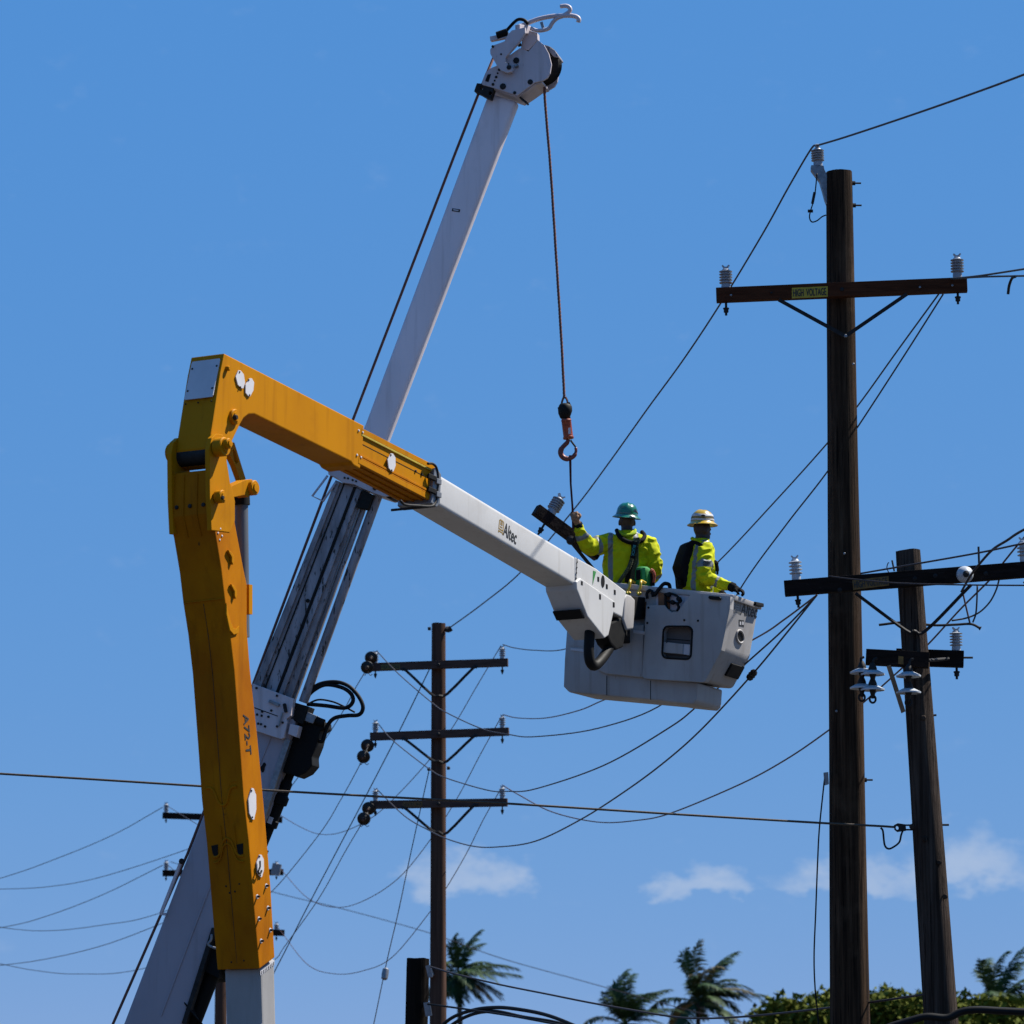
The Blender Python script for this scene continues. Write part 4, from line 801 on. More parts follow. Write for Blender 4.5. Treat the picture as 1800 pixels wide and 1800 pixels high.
# right end: lettering, port and bumper
EN = RB.copy(); en0 = BF.at(1287, 1046)
d1 = BF.at(1270, 1143) - BF.at(1287, 1046)
ENN = d1.cross(DB).normalized(); ENN = ENN if ENN.dot(RB) > 0 else -ENN
EF = Plane(en0 + ENN * .0004, ENN)
lettering(bucket, 'Altec', EF.at(1301, 1080), EF.at(1329.5, 1086.5), ENN, .125, 'ink', .0018)
emblem(bucket, EF.at(1289.5, 1077), EF.at(1300.5, 1079.5), ENN, .125, 'grey_ink', .002)
lb = obj('label_plate', prism([EF.at(u, v, .002) for u, v in ((1299, 1100), (1308, 1102), (1308, 1090.5), (1299, 1089))], -ENN * .0014), 'ink', bucket)
for u in (1300.5, 1304.8): obj('label_mark', prism([EF.at(u + i, v, .003) for i, v in ((0, 1098), (2.4, 1098.6), (2.4, 1093), (0, 1092.4))], -ENN * .0006), 'plate', lb)
pc = EF.at(1300, 1119); 
ex = DB; ey = (EF.at(1300, 1109) - pc).normalized()
obj('port', prism([pc + ex * .10 * cos(a) + ey * .068 * sin(a) + ENN * .004 for a in [k * pi / 10 for k in range(20)]], -ENN * .003), 'black', bucket)
obj('port_rim', tube([pc + ex * .10 * cos(a) + ey * .068 * sin(a) + ENN * .006 for a in [k * pi / 10 for k in range(21)]], .012, 6, False), 'bucket', bucket, True)
d2 = BF.at(1240, 1197) - BF.at(1270, 1143); EN2 = d2.cross(DB).normalized(); EN2 = EN2 if EN2.z < 0 else -EN2
c0, c1 = BF.at(1262, 1158), BF.at(1250, 1180)
obj('bumper', prism([c0 + DB * .36 + EN2 * .02, c1 + DB * .36 + EN2 * .02, c1 + DB * .70 + EN2 * .02, c0 + DB * .70 + EN2 * .02], EN2 * -.03, .006), 'black', bucket)
obj('grip', bar(EF.at(1326, 1061, .03), EF.at(1340, 1064, .03), .04, .04, Z, .01), 'black', bucket)
# control recess with levers and orange box
obj('control_box', prism(bf([(1157, 1042), (1176, 1044), (1176, 1074), (1157, 1070)], .035), DB * .03), mat('dark_orange_box', (.30, .10, .01), (.16, .05, .01), .6), bucket)
obj('control_recess', prism(bf([(1153, 1041), (1214, 1046), (1196, 1074), (1153, 1068)], .008), DB * .004), 'derrick', bucket)
for pts in ([(1168, 1046), (1178, 1043), (1190, 1048), (1197, 1056), (1192, 1060)], [(1172, 1056), (1182, 1059), (1190, 1061), (1193, 1068), (1190, 1074)], [(1170, 1048), (1170, 1062), (1174, 1072)]):
    obj('control_lever', tube(spline(bf(pts, .06), 5), .014, 6), 'black', bucket, True)
for u, v in ((1176, 1046), (1194, 1053), (1183, 1059)): bolt(bucket, BF.at(u, v, .06), NB, .026, .03, 'black', 'lever_knob')
obj('side_slot', prism(bf([(1119, 1055), (1136, 1058), (1135, 1083), (1118, 1082)], .012), DB * .006), mat('rust_orange', (.20, .065, .008), (.12, .04, .008), .6), bucket)
obj('side_slot', prism(bf([(1117, 1083), (1135, 1084), (1134, 1109), (1115, 1106)], .012), DB * .006), 'steel', bucket)
obj('ledge', prism(bf([(1113, 1107), (1135, 1110), (1134, 1116), (1112, 1113)], .06), DB * .06, .005), 'plate', bucket)
# yellow rope hooks over the rim, black cable
for u, v in ((1107, 1021), (1126, 1022)):
    hk = [BF.at(u + 9, v + 3, -.06), BF.at(u + 2, v - 1, -.01), BF.at(u + .5, v + 2, .05), BF.at(u - .5, v + 10, .06), BF.at(u - 3, v + 16, .07), BF.at(u - 5, v + 20, .08), BF.at(u - 3, v + 23, .10), BF.at(u + .5, v + 20, .11)]
    tag(obj('utility_hook', tube(spline(hk, 5), .014, 8), 'hook_yellow', None, True), 'yellow plastic hook on bucket rim, %s one' % ('left' if u < 1110 else 'right'), 'hook', 'yellow hooks on the bucket rim')
tag(obj('control_cable', tube(spline([BF.at(u, v, o_) for u, v, o_ in ((1150, 1047, .05), (1158, 1036, .05), (1166, 1027, .03), (1172, 1026, -.01), (1177, 1030, -.06), (1178, 1050, -.1))], 5), .020, 8), 'black', None, True), 'black cable hung over the bucket rim beside the levers', 'cable')
obj('eye_ring', tube(spline([BF.at(u, v, .045) for u, v in ((1138, 1052), (1137, 1044), (1141, 1038), (1146, 1040), (1148, 1049))], 4), .016, 8), 'black', bucket, True)
# bracket between knuckle and bucket, rubber boot and hose loop
obj('swivel_bracket', prism([S.at(u, v, -.02) for u, v in ((1098, 1050), (1102, 1044), (1110, 1047), (1117, 1054), (1116, 1080), (1114, 1106), (1102, 1108), (1096, 1090))], -NS * .30, .022, 3), 'bucket', lift, smooth=40)
obj('mounting_arm', bar(S.at(1092, 1066, -.15), BF.at(1122, 1070, -.01), .22, .16, Z, .01), 'black_paint', lift)
obj('mounting_arm', bar(S.at(1086, 1100, -.15), BF.at(1095, 1120, -.01), .16, .16, Z, .01), 'black_paint', lift)
obj('rubber_boot', prism([S.at(u, v, -.04) for u, v in ((1074, 1094), (1098, 1082), (1103, 1090), (1100, 1112), (1096, 1138), (1084, 1143), (1074, 1132), (1068, 1118))], -NS * .16, .02), 'black', lift)
hose = spline([S.at(u, v, -.10) for u, v in ((1037, 1108), (1036, 1122), (1035, 1145), (1037, 1162), (1043, 1170), (1051, 1166), (1064, 1150), (1078, 1128), (1086, 1112))], 6)
obj('hose_loop', tube(hose, .052, 12), 'black', lift, True)

# ---------------- white digger derrick ----------------
Db, Dt = P(300, 1800, 37.6), P(885, 150, 36.75)
hdv = V(((Dt - Db).x, (Dt - Db).y, 0)).normalized(); ND = hdv.cross(Z).normalized(); ND = ND if ND.y < 0 else -ND
D = Plane(Dt, ND)
def dp_(pts, off=0.0): return [D.at(u, v, off) for u, v in pts]
DD = -ND
base_ref = D.at(150, 2000, -.2)
der = thing('digger_derrick', 'white telescopic digger derrick boom rising behind the yellow lift, auger stowed', 'derrick', V((base_ref.x, base_ref.y, 0)))
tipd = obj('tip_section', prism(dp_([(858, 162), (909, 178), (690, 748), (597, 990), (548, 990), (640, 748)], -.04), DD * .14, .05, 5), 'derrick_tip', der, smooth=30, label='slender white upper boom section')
obj('label_plate', prism(dp_([(795, 366), (809, 368), (808, 373), (794, 371)], -.036), DD * .003), 'ink', tipd)
obj('label_plate', prism(dp_([(797, 367.5), (806, 369), (805.5, 371), (796.5, 369.6)], -.0335), DD * .002), 'plate', tipd)
obj('rail', bar(D.at(906, 180, -.09), D.at(688, 748, -.09), .03, .03, ND), 'derrick', tipd)
# middle section: greasy steel tray with rails
mid_pts = [(596, 838), (650, 856), (520, 1215), (450, 1195)]
mid = obj('middle_section', prism(dp_([(590, 845), (640, 862), (508, 1240), (440, 1215)], .0), DD * .14, .01), 'greasy', der, label='greasy steel middle boom section')
for (a, b, w_, m, o_) in (((595, 846), (452, 1215), .055, 'greasy', .03), ((632, 862), (491, 1232), .05, 'greasy', .035), ((606, 850), (463, 1220), .012, 'grease', .006), ((625, 856), (484, 1228), .03, 'grease', .006), ((641, 866), (505, 1240), .05, 'steel', -.02), ((649, 870), (513, 1240), .035, 'greasy', -.05)):
    obj('rail', bar(D.at(*a, o_ - .02), D.at(*b, o_ - .02), .05, w_, ND, .004 if w_ > .02 else 0), m, mid)
obj('slide_pad', prism(dp_([(637, 860), (656, 870), (646, 896), (626, 892)], .03), DD * .1, .01), 'grease', mid)
for u, v in ((541, 1056),): bolt(mid, D.at(u, v, .003), ND, .022, .004, 'grease', 'hole')
flange = obj('flange', prism(dp_([(576, 823), (584, 820), (640, 842), (681, 862), (690, 871), (676, 873), (655, 866), (634, 857), (622, 851), (600, 848), (592, 840), (577, 834)], .06), DD * .40, .006), 'derrick', der)
for u, v in ((583, 825), (606, 840), (612, 841), (620, 844), (626, 846), (659, 858)): bolt(flange, D.at(u, v, .06), ND, .024 if u in (583, 659) else .011, .014, 'dark_steel')
obj('rope_guide', tube([D.at(576, 836, .05), D.at(549, 872, .05), D.at(568, 881, .05), D.at(590, 848, .05)], .013, 8), 'derrick', flange, True)
obj('slide_pad', prism(dp_([(681, 868), (692, 872), (690, 877), (682, 876), (676, 872)], .03), DD * .2, .006), 'black', flange)
obj('extension_cylinder', tube([D.at(664, 872, -.09), D.at(533, 1235, -.09)], .050, 20), 'greasy', der, smooth=40)
# base section
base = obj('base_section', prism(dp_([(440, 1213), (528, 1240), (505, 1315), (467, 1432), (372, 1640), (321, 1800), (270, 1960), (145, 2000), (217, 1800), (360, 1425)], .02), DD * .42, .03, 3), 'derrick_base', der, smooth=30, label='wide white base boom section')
obj('side_rib', bar(D.at(376, 1540, .022), D.at(283, 1786, .022), .02, .016, ND, .003), 'derrick_base', base)
obj('side_rib', bar(D.at(476, 1296, .026), D.at(378, 1536, .026), .012, .012, ND, .003), 'derrick_base', base)
for a, b, w_, m, o_ in (((508, 1300), (462, 1440), .06, 'steel', .0), ((378, 1632), (325, 1800), .05, 'dark_steel', .01)):
    obj('rail', bar(D.at(*a, o_), D.at(*b, o_), .08, w_, ND, .004), m, base)
obj('slot', prism(dp_([(463 + 4 * cos(a) + 3 * (1 if sin(a) < 0 else -1) * .5, 1349 + 9 * sin(a)) for a in [k * pi / 6 for k in range(12)]], .024), DD * .002), 'black', base)
plate = obj('front_bracket', prism(dp_([(443, 1201), (516, 1228), (511, 1258), (503, 1264), (505, 1268), (499, 1297), (493, 1299), (447, 1284)], .10), DD * .10, .006), 'derrick', der)
for u, v in ((451, 1209.5), (487, 1223), (477, 1249), (472, 1260), (452, 1256), (460, 1258), (454, 1272), (459, 1273), (466, 1277), (497, 1270), (487, 1277), (461, 1251)): bolt(plate, D.at(u, v, .10), ND, .013, .012, 'dark_steel')
obj('latch', bar(D.at(473, 1232, .11), D.at(491, 1240, .11), .03, .025, Z, .004), 'steel', plate)
obj('latch', bar(D.at(500, 1237, .11), D.at(503, 1252, .11), .05, .03, ND, .004), 'dark_steel', plate)
obj('seam', prism(dp_([(447, 1243), (488, 1258), (488, 1259.6), (447, 1244.8)], .103), DD * .004), 'black', plate)
obj('latch_rod', tube([D.at(497, 1252, .12), D.at(490, 1276, .12)], .010, 6), 'steel', plate)
obj('wedge', prism(dp_([(510, 1272), (526, 1276), (521, 1296), (506, 1290)], .09), DD * .12, .006), 'derrick', der)
# auger drive, shaft and flights hung on the right side
aug_n = -.05
drive = obj('auger_motor', prism(dp_([(524, 1272), (570, 1268), (571, 1280), (562, 1286), (556, 1310), (548, 1330), (549, 1345), (538, 1358), (522, 1366), (512, 1362), (497, 1358), (500, 1340), (511, 1302)], aug_n), DD * .26, .012), 'black_paint', der, label='black auger gearbox')
obj('motor_block', prism(dp_([(516, 1234), (543, 1242), (538, 1255), (532, 1274), (505, 1262)], .02), DD * .22, .01), 'grease', der)
obj('valve_block', prism(dp_([(537, 1250), (556, 1258), (550, 1272), (533, 1266)], .0), DD * .14, .006), 'steel', der)
obj('motor_port', tube([D.at(553, 1266, -.06), D.at(569, 1272, -.06)], .045, 12), 'black_paint', der, smooth=40)
a0, a1 = D.at(512, 1356, aug_n - .12), D.at(355, 1760, aug_n - .12)
L = (a1 - a0).length; ax = (a1 - a0).normalized()
prof = []
for s_, r_ in ((0, .045), (.04, .045), (.05, .062), (.10, .062), (.11, .085), (.14, .085), (.145, .062), (.21, .062), (.215, .075), (.24, .075), (.245, .052), (.33, .050), (.335, .082), (.37, .082), (.375, .095), (.385, .07), (.41, .07), (.415, .085), (.45, .085), (.455, .06), (.66, .06), (.665, .12), (.72, .12), (.725, .08), (1.15, .08)): prof.append((r_, s_ * L))
shaft = obj('auger_shaft', lathe(prof, a0, ax, 18), 'black_paint', der, smooth=40, label='black auger shaft')
bm = bmesh.new(); sd2 = ax.cross(ND).normalized(); pv = None
for k in range(61):
    t = k / 60; an = t * 2 * pi * 1.6 + 2.0; c = a0 + ax * (L * (.80 + .42 * t)); rad = (sd2 * cos(an) + ND * sin(an))
    cur = [bm.verts.new(c + rad * .06), bm.verts.new(c + rad * .22), bm.verts.new(c + rad * .22 + ax * .012), bm.verts.new(c + rad * .06 + ax * .012)]
    if pv:
        for i in range(4): bm.faces.new((pv[i], pv[(i + 1) % 4], cur[(i + 1) % 4], cur[i]))
    else: bm.faces.new(cur)
    pv = cur
bm.faces.new(pv[::-1]); obj('auger_flight', bm, 'black_paint', shaft, smooth=40)
obj('bit', prism([a0 + ax * L * .43 + sd2 * .05 * i + ax * j for i, j in ((1, -.05), (2.6, .02), (1, .06))], DD * .03), 'black_paint', shaft)
for t in (.215, .40): obj('decal', bar(a0 + ax * L * t + ND * .078 - sd2 * .03, a0 + ax * L * t + ND * .078 + sd2 * .02, .07, .006, ax), 'plate', shaft)
obj('support_bracket', prism(dp_([(372, 1640), (392, 1652), (384, 1720), (345, 1700), (352, 1688)], -.02), DD * .14, .008), 'black_paint', der)
obj('handle', tube(spline([D.at(u, v, .05) for u, v in ((372, 1642), (371, 1652), (366, 1660), (376, 1666), (386, 1668))], 4), .014, 8), 'steel', der, True)
# thin side strut on the left edge with its pins
obj('side_strut', bar(D.at(319, 1513, .05), D.at(283, 1606, .05), .035, .03, ND, .004), 'derrick', der)
obj('strut_foot', bar(D.at(281, 1606, .05), D.at(292, 1607, .05), .014, .03, ND), 'derrick', der)
bolt(der, D.at(320, 1514, .06), ND, .03, .03, 'dark_steel', 'strut_pin')
# hydraulic hoses
for pts, r in (([(538, 1222), (559.5, 1203.6), (588.6, 1198.7), (612, 1205.5), (629.5, 1223), (638, 1242.5), (631.4, 1256), (610, 1258), (588.6, 1262), (577, 1273.6), (571, 1291), (566, 1303), (555, 1299)], .021),
               ([(538, 1227), (552, 1213), (573, 1203.6), (602, 1209), (618, 1221), (619.7, 1234.7), (606, 1244.4), (573, 1240.6), (540, 1237.6)], .021), ([(540, 1238), (559.5, 1230), (583, 1233), (602, 1240.6), (623.6, 1252)], .010)):
    obj('hydraulic_hose', tube(spline([D.at(u, v, -.10) for u, v in pts], 7), r, 10), 'black', der, True)
# boom head
def hz(x, y): return (800 + x / 6.923, y / 6.923)
cheek = [hz(*q) for q in ((370, 880), (430, 830), (500, 800), (620, 700), (790, 582), (890, 626), (1010, 490), (1080, 545), (1140, 650), (1172, 780), (1155, 890), (1120, 950), (1060, 985), (970, 1005), (860, 1085), (752, 1165), (600, 1112), (440, 1062), (330, 1032), (322, 1000))]
hd1 = obj('head_cheek', prism(dp_(cheek, .06), DD * .03, .005), 'derrick', der, label='white cheek plate of the boom head')
hd2 = obj('head_cheek', prism([q + DD * .33 for q in dp_(cheek, .06)], DD * .03, .005), 'derrick', der)
obj('head_floor', prism(dp_([hz(*q) for q in ((752, 1165), (860, 1085), (970, 1005), (1060, 985), (1060, 1010), (975, 1035), (870, 1110), (758, 1185), (440, 1078), (440, 1062))], .03), DD * .33), 'derrick', der)
shv = D.at(*hz(1045, 800), -.12)
obj('sheave', lathe([(.04, -.07), (.20, -.065), (.215, -.045), (.18, -.012), (.18, .012), (.215, .045), (.20, .065), (.04, .07)], shv, ND, 36), 'grease', der, smooth=35)
obj('sheave_guard', prism(dp_([hz(*q) for q in ((1090, 545), (1150, 570), (1215, 615), (1260, 680), (1255, 700), (1200, 690), (1150, 640), (1080, 580))], -.03), DD * .22, .006), 'greasy', der)
jaw = [hz(*q) for q in ((690, 368), (852, 330), (852, 395), (780, 510), (690, 610), (612, 700), (610, 752), (655, 790), (700, 828), (692, 872), (640, 886), (560, 862), (510, 800), (470, 730), (427, 655), (424, 600), (468, 548), (545, 522), (600, 500), (640, 420))]
jw = obj('pole_guide_jaw', prism(dp_(jaw, .13), DD * .05, .006), 'derrick', der)
obj('pole_guide_jaw', prism(dp_([hz(*q) for q in ((830, 345), (1000, 400), (1003, 480), (895, 612), (800, 592), (812, 470))], -.05), DD * .10, .006), 'derrick', der)
obj('jaw_bridge', bar(D.at(*hz(760, 350), .1), D.at(*hz(900, 372), -.1), .09, .06, Z, .008), 'derrick', der)
for x, y, r_, h_ in ((745, 737, .034, .012), (657, 820, .026, .012), (915, 998, .030, .008), (583, 1053, .034, .014), (750, 808, .022, .05), (535, 850, .014, .01), (518, 892, .010, .01), (500, 938, .015, .01), (482, 982, .010, .01), (463, 1027, .016, .012), (560, 660, .010, .01), (460, 567, .015, .012), (725, 1130, .018, .012), (650, 778, .008, .006)):
    bolt(hd1, D.at(*hz(x, y), .06 if not (x in (560, 460, 657, 650)) else .13), ND, r_, h_, 'dark_steel' if x != 750 else 'steel')
obj('slot', prism(dp_([hz(*q) for q in ((395, 905), (438, 900), (405, 1000), (365, 985))], .0635), DD * .003), 'black', hd1)
# claw bars
def claw(pts, r): obj('claw', tube(spline([D.at(*hz(x, y), -.02) for x, y in pts], 6), r, 10), 'derrick', der, True)
claw([(740, 335), (830, 305), (930, 262), (1040, 225), (1180, 198), (1300, 192), (1400, 190), (1470, 202), (1505, 230), (1500, 268)], .024)
claw([(1290, 205), (1350, 170), (1395, 135), (1395, 95), (1350, 72), (1280, 78)], .022)
claw([(920, 345), (1000, 372), (1080, 366), (1145, 340), (1190, 270), (1240, 225), (1300, 200)], .021)
obj('claw_link', bar(D.at(*hz(1050, 270), -.02), D.at(*hz(1070, 335), -.02), .02, .03, ND), 'steel', der)
obj('tilt_actuator', bar(D.at(*hz(432, 480), .0), D.at(*hz(630, 440), .0), .05, .06, Z, .006), 'derrick', der)
obj('tilt_actuator', tube([D.at(*hz(510, 435), .02), D.at(*hz(640, 390), .02)], .042, 10), 'black_paint', der, smooth=40)
obj('hydraulic_hose', tube(spline([D.at(*hz(x, y), .0) for x, y in ((600, 400), (650, 345), (720, 270), (775, 235), (840, 245), (890, 290))], 5), .018, 8), 'black', der, True)
obj('hydraulic_hose', tube(spline([D.at(*hz(x, y), -.02) for x, y in ((800, 440), (770, 500), (790, 560))], 5), .02, 8), 'black', der, True)
clv = [D.at(*hz(*q), .05) for q in ((230, 1110), (265, 1012), (330, 1018), (390, 1040), (470, 1075), (430, 1205), (340, 1165), (300, 1140))]
h1 = [D.at(*hz(322 + 20 * cos(a), 1070 + 26 * sin(a)), .05) for a in [k * pi / 6 for k in range(12)]]
h2 = [D.at(*hz(427 + 22 * cos(a), 1135 + 26 * sin(a)), .05) for a in [k * pi / 6 for k in range(12)]]
obj('rope_clevis', prism_holes(clv, [h1, h2], DD * .10), 'dark_steel', der)
obj('rope_guard', bar(D.at(*hz(800, 1195), -.05), D.at(*hz(882, 1262), -.05), .02, .10, Z), 'dark_steel', der)
# pedestal below the frame
bp = D.at(210, 1975, -.2)
obj('turret', prism([V((bp.x, bp.y, 0)) + V((cos(a) * .6, sin(a) * .6, .9)) for a in [k * pi / 8 for k in range(16)]], V((0, 0, max(.3, bp.z - .75)))), 'white', der)
obj('pedestal', lathe([(.9, 0), (.9, .1), (.65, .2), (.55, .9)], V((bp.x, bp.y, 0)), Z, 24), 'white', der)

# ---------------- hoist line, hook, sling, crossarm being lifted ----------------
def twisted(pts, R, r, pitch, strands=3, seg=5, step=.012):
    pts = [V(p) for p in pts]; bm = bmesh.new(); dense = []; acc = 0
    cum = [0]
    for a, b in zip(pts, pts[1:]): cum.append(cum[-1] + (b - a).length)
    n = int(cum[-1] / step); j = 0
    cen = []
    for i in range(n + 1):
        s_ = cum[-1] * i / n
        while j < len(pts) - 2 and cum[j + 1] < s_: j += 1
        t = (s_ - cum[j]) / max(1e-6, cum[j + 1] - cum[j]); cen.append((pts[j].lerp(pts[j + 1], t), s_))
    d = (pts[-1] - pts[0]).normalized(); ux = d.cross(V((0, 1, 0))).normalized(); uy = d.cross(ux)
    for k in range(strands):
        add_tube(bm, [c + (ux * cos(2 * pi * (s_ / pitch + k / strands)) + uy * sin(2 * pi * (s_ / pitch + k / strands))) * R for c, s_ in cen], r, seg)
    return bm
YH = (D.at(957, 160, -.12)).y
hl = thing('hoist_line', 'brown hoist rope hanging from the derrick head with an orange swivel hook', 'hoist hook', P(997, 808, YH - .1))
def hp3(u, v): return P(u, v, YH - .1 * (v - 160) / 650)
obj('rope', twisted(spline([hp3(*q) for q in ((957, 150), (959, 190), (968, 300), (977, 440), (987, 600), (992, 700))], 8), .0075, .0085, .12), 'rope', hl, True)
# feed line down the back of the boom
fl = obj('winch_rope', tube([D.at(*q, -.05) for q in ((868, 100), (841, 165), (800, 270), (625, 726), (583, 836), (446, 1200), (330, 1500), (195, 1808), (140, 1935))], .0145, 8), 'rope', None, True)
tag(fl, 'dark winch rope running tight along the left edge of the derrick boom', 'rope')
obj('thimble', tube(spline([hp3(*q) for q in ((991, 698), (988, 706), (987, 714))], 3), .012, 6), 'rope', hl); obj('thimble', tube(spline([hp3(*q) for q in ((994, 698), (997, 704), (998, 712))], 3), .012, 6), 'rope', hl)
HPp = Plane(hp3(995, 740), (0, -1, 0)); DY = V((0, .09, 0))
obj('rubber_ball', lathe([(.012, -.115), (.04, -.10), (.066, -.055), (.075, -.01), (.068, .03), (.055, .05), (.02, .06)], HPp.at(993.5, 719), (.12, 0, 1), 18), 'black', hl, smooth=50)
obj('wedge_arm', prism([HPp.at(*q, .03) for q in ((980, 716), (1001, 706), (1004, 712), (985, 724))], DY * .7, .006), 'black', hl)
obj('shackle', tube(spline([HPp.at(*q) for q in ((990, 730), (991, 738), (996, 744), (1001, 738), (1000, 728))], 4), .012, 8), 'dark_steel', hl, True)
sw = obj('swivel_body', lathe([(.052, -.105), (.056, -.10), (.056, -.085), (.050, -.08), (.050, .08), (.054, .085), (.050, .10), (.03, .105)], HPp.at(997.2, 754), (-.12, 0, 1), 20), 'orange', hl, smooth=40, label='orange swivel body')
obj('swivel_label', prism([HPp.at(*q, .052) for q in ((999, 763), (1003.5, 762), (1003, 751.5), (999, 752))], V((0, .006, 0))), 'plate', sw)
obj('swivel_lug', prism([HPp.at(*q, .03) for q in ((987, 736), (992, 733), (994, 742), (988, 744))], DY * .6, .005), 'orange', sw)
hk = [(999, 773), (997, 778), (992, 783), (987, 789), (985.5, 796), (989, 803), (996, 806.5), (1004, 805), (1010, 800), (1012.5, 793), (1012, 787)]
obj('hook', tube(spline([HPp.at(*q) for q in hk], 4), [.021] * 4 + [.024] * 8 + [.028] * 14 + [.022] * 8 + [.015] * 7, 12), 'hook_red', hl, True)
obj('latch', tube([HPp.at(1003, 774, .01), HPp.at(1012, 786, .01)], .010, 8), 'dark_steel', hl)
sl = obj('lifting_sling', prism([HPp.at(*q, .008) for q in ((1000, 800), (1004.5, 800), (1005, 850), (1008, 890), (1009.5, 906), (1009, 930), (1005.5, 930), (1004.5, 890), (1001.5, 850))], V((0, .022, 0)), .003), 'sling', None)
tag(sl, 'dark red webbing sling hanging from the hook into the gloved hand', 'sling')
YC = HPp.o.y + .02
c_l, c_r = P(941.5, 895.5, YC + .05), P(1052, 977, YC + .32)
dc = (c_r - c_l).normalized(); nc = dc.cross(Z).normalized(); nc = nc if nc.y < 0 else -nc; uc = nc.cross(dc); uc = uc if uc.z > 0 else -uc
hang = thing('hanging_crossarm', 'dark crossarm with one grey insulator, hanging tilted beside the gloved hand', 'crossarm', (c_l + c_r) / 2)
obj('beam', bar(c_l, c_r, .115, .10, bev=.005), mat('dark_red_crossarm_wood', (.020, .006, .004), (.009, .004, .003), .8, 0, (20, 20, 20), .3, spec=.2), hang)
bi = c_l + dc * .16 + uc * .055
post_insulator(hang, bi, uc, 43 * mpp(36.6), .070, 5, 'porcelain', dc)
obj('brace', bar(P(1000, 948, YC + .1), P(1046, 1004, YC + .26), .012, .035, V((0, -1, 0))), 'dark_steel', hang)
obj('brace_lug', lathe([(.045, -.02), (.045, .05), (.02, .06)], P(1003, 950, YC + .12), (0, -1, 0), 12), 'dark_steel', hang)
# ---------------- people ----------------
def add_ball(bm, c, rx, ry, rz, ax=(V((1, 0, 0)), V((0, 1, 0)), Z), seg=16, rings=10):
    c = V(c); rows = []
    for i in range(1, rings):
        th = pi * i / rings; rows.append([bm.verts.new(c + ax[0] * rx * sin(th) * cos(2 * pi * k / seg) + ax[1] * ry * sin(th) * sin(2 * pi * k / seg) + ax[2] * rz * cos(th)) for k in range(seg)])
    t, b = bm.verts.new(c + ax[2] * rz), bm.verts.new(c - ax[2] * rz)
    for k in range(seg): bm.faces.new((t, rows[0][k], rows[0][(k + 1) % seg])); bm.faces.new((b, rows[-1][(k + 1) % seg], rows[-1][k]))
    for i in range(len(rows) - 1):
        for k in range(seg): bm.faces.new((rows[i][k], rows[i + 1][k], rows[i + 1][(k + 1) % seg], rows[i][(k + 1) % seg]))
def add_limb(bm, pts, rs, seg=14):
    add_tube(bm, spline(pts, 6), [rs[min(int(i / 6), len(rs) - 2)] * (1 - (i / 6 - min(int(i / 6), len(rs) - 2))) + rs[min(int(i / 6) + 1, len(rs) - 1)] * (i / 6 - min(int(i / 6), len(rs) - 2)) for i in range(6 * (len(pts) - 1) + 1)], seg)
    add_ball(bm, pts[0], rs[0], rs[0], rs[0]); add_ball(bm, pts[-1], rs[-1], rs[-1], rs[-1])
def fuse(bm, voxel, smooth=4, name='body'):
    bmesh.ops.recalc_face_normals(bm, faces=bm.faces[:])
    me = bpy.data.meshes.new(name); bm.to_mesh(me); bm.free(); o = bpy.data.objects.new(name, me); col.objects.link(o)
    r = o.modifiers.new('r', 'REMESH'); r.mode = 'VOXEL'; r.voxel_size = voxel
    s = o.modifiers.new('s', 'SMOOTH'); s.factor = .5; s.iterations = smooth
    bpy.context.view_layer.update(); out = bpy.data.meshes.new_from_object(o.evaluated_get(bpy.context.evaluated_depsgraph_get()))
    bpy.data.objects.remove(o); return out
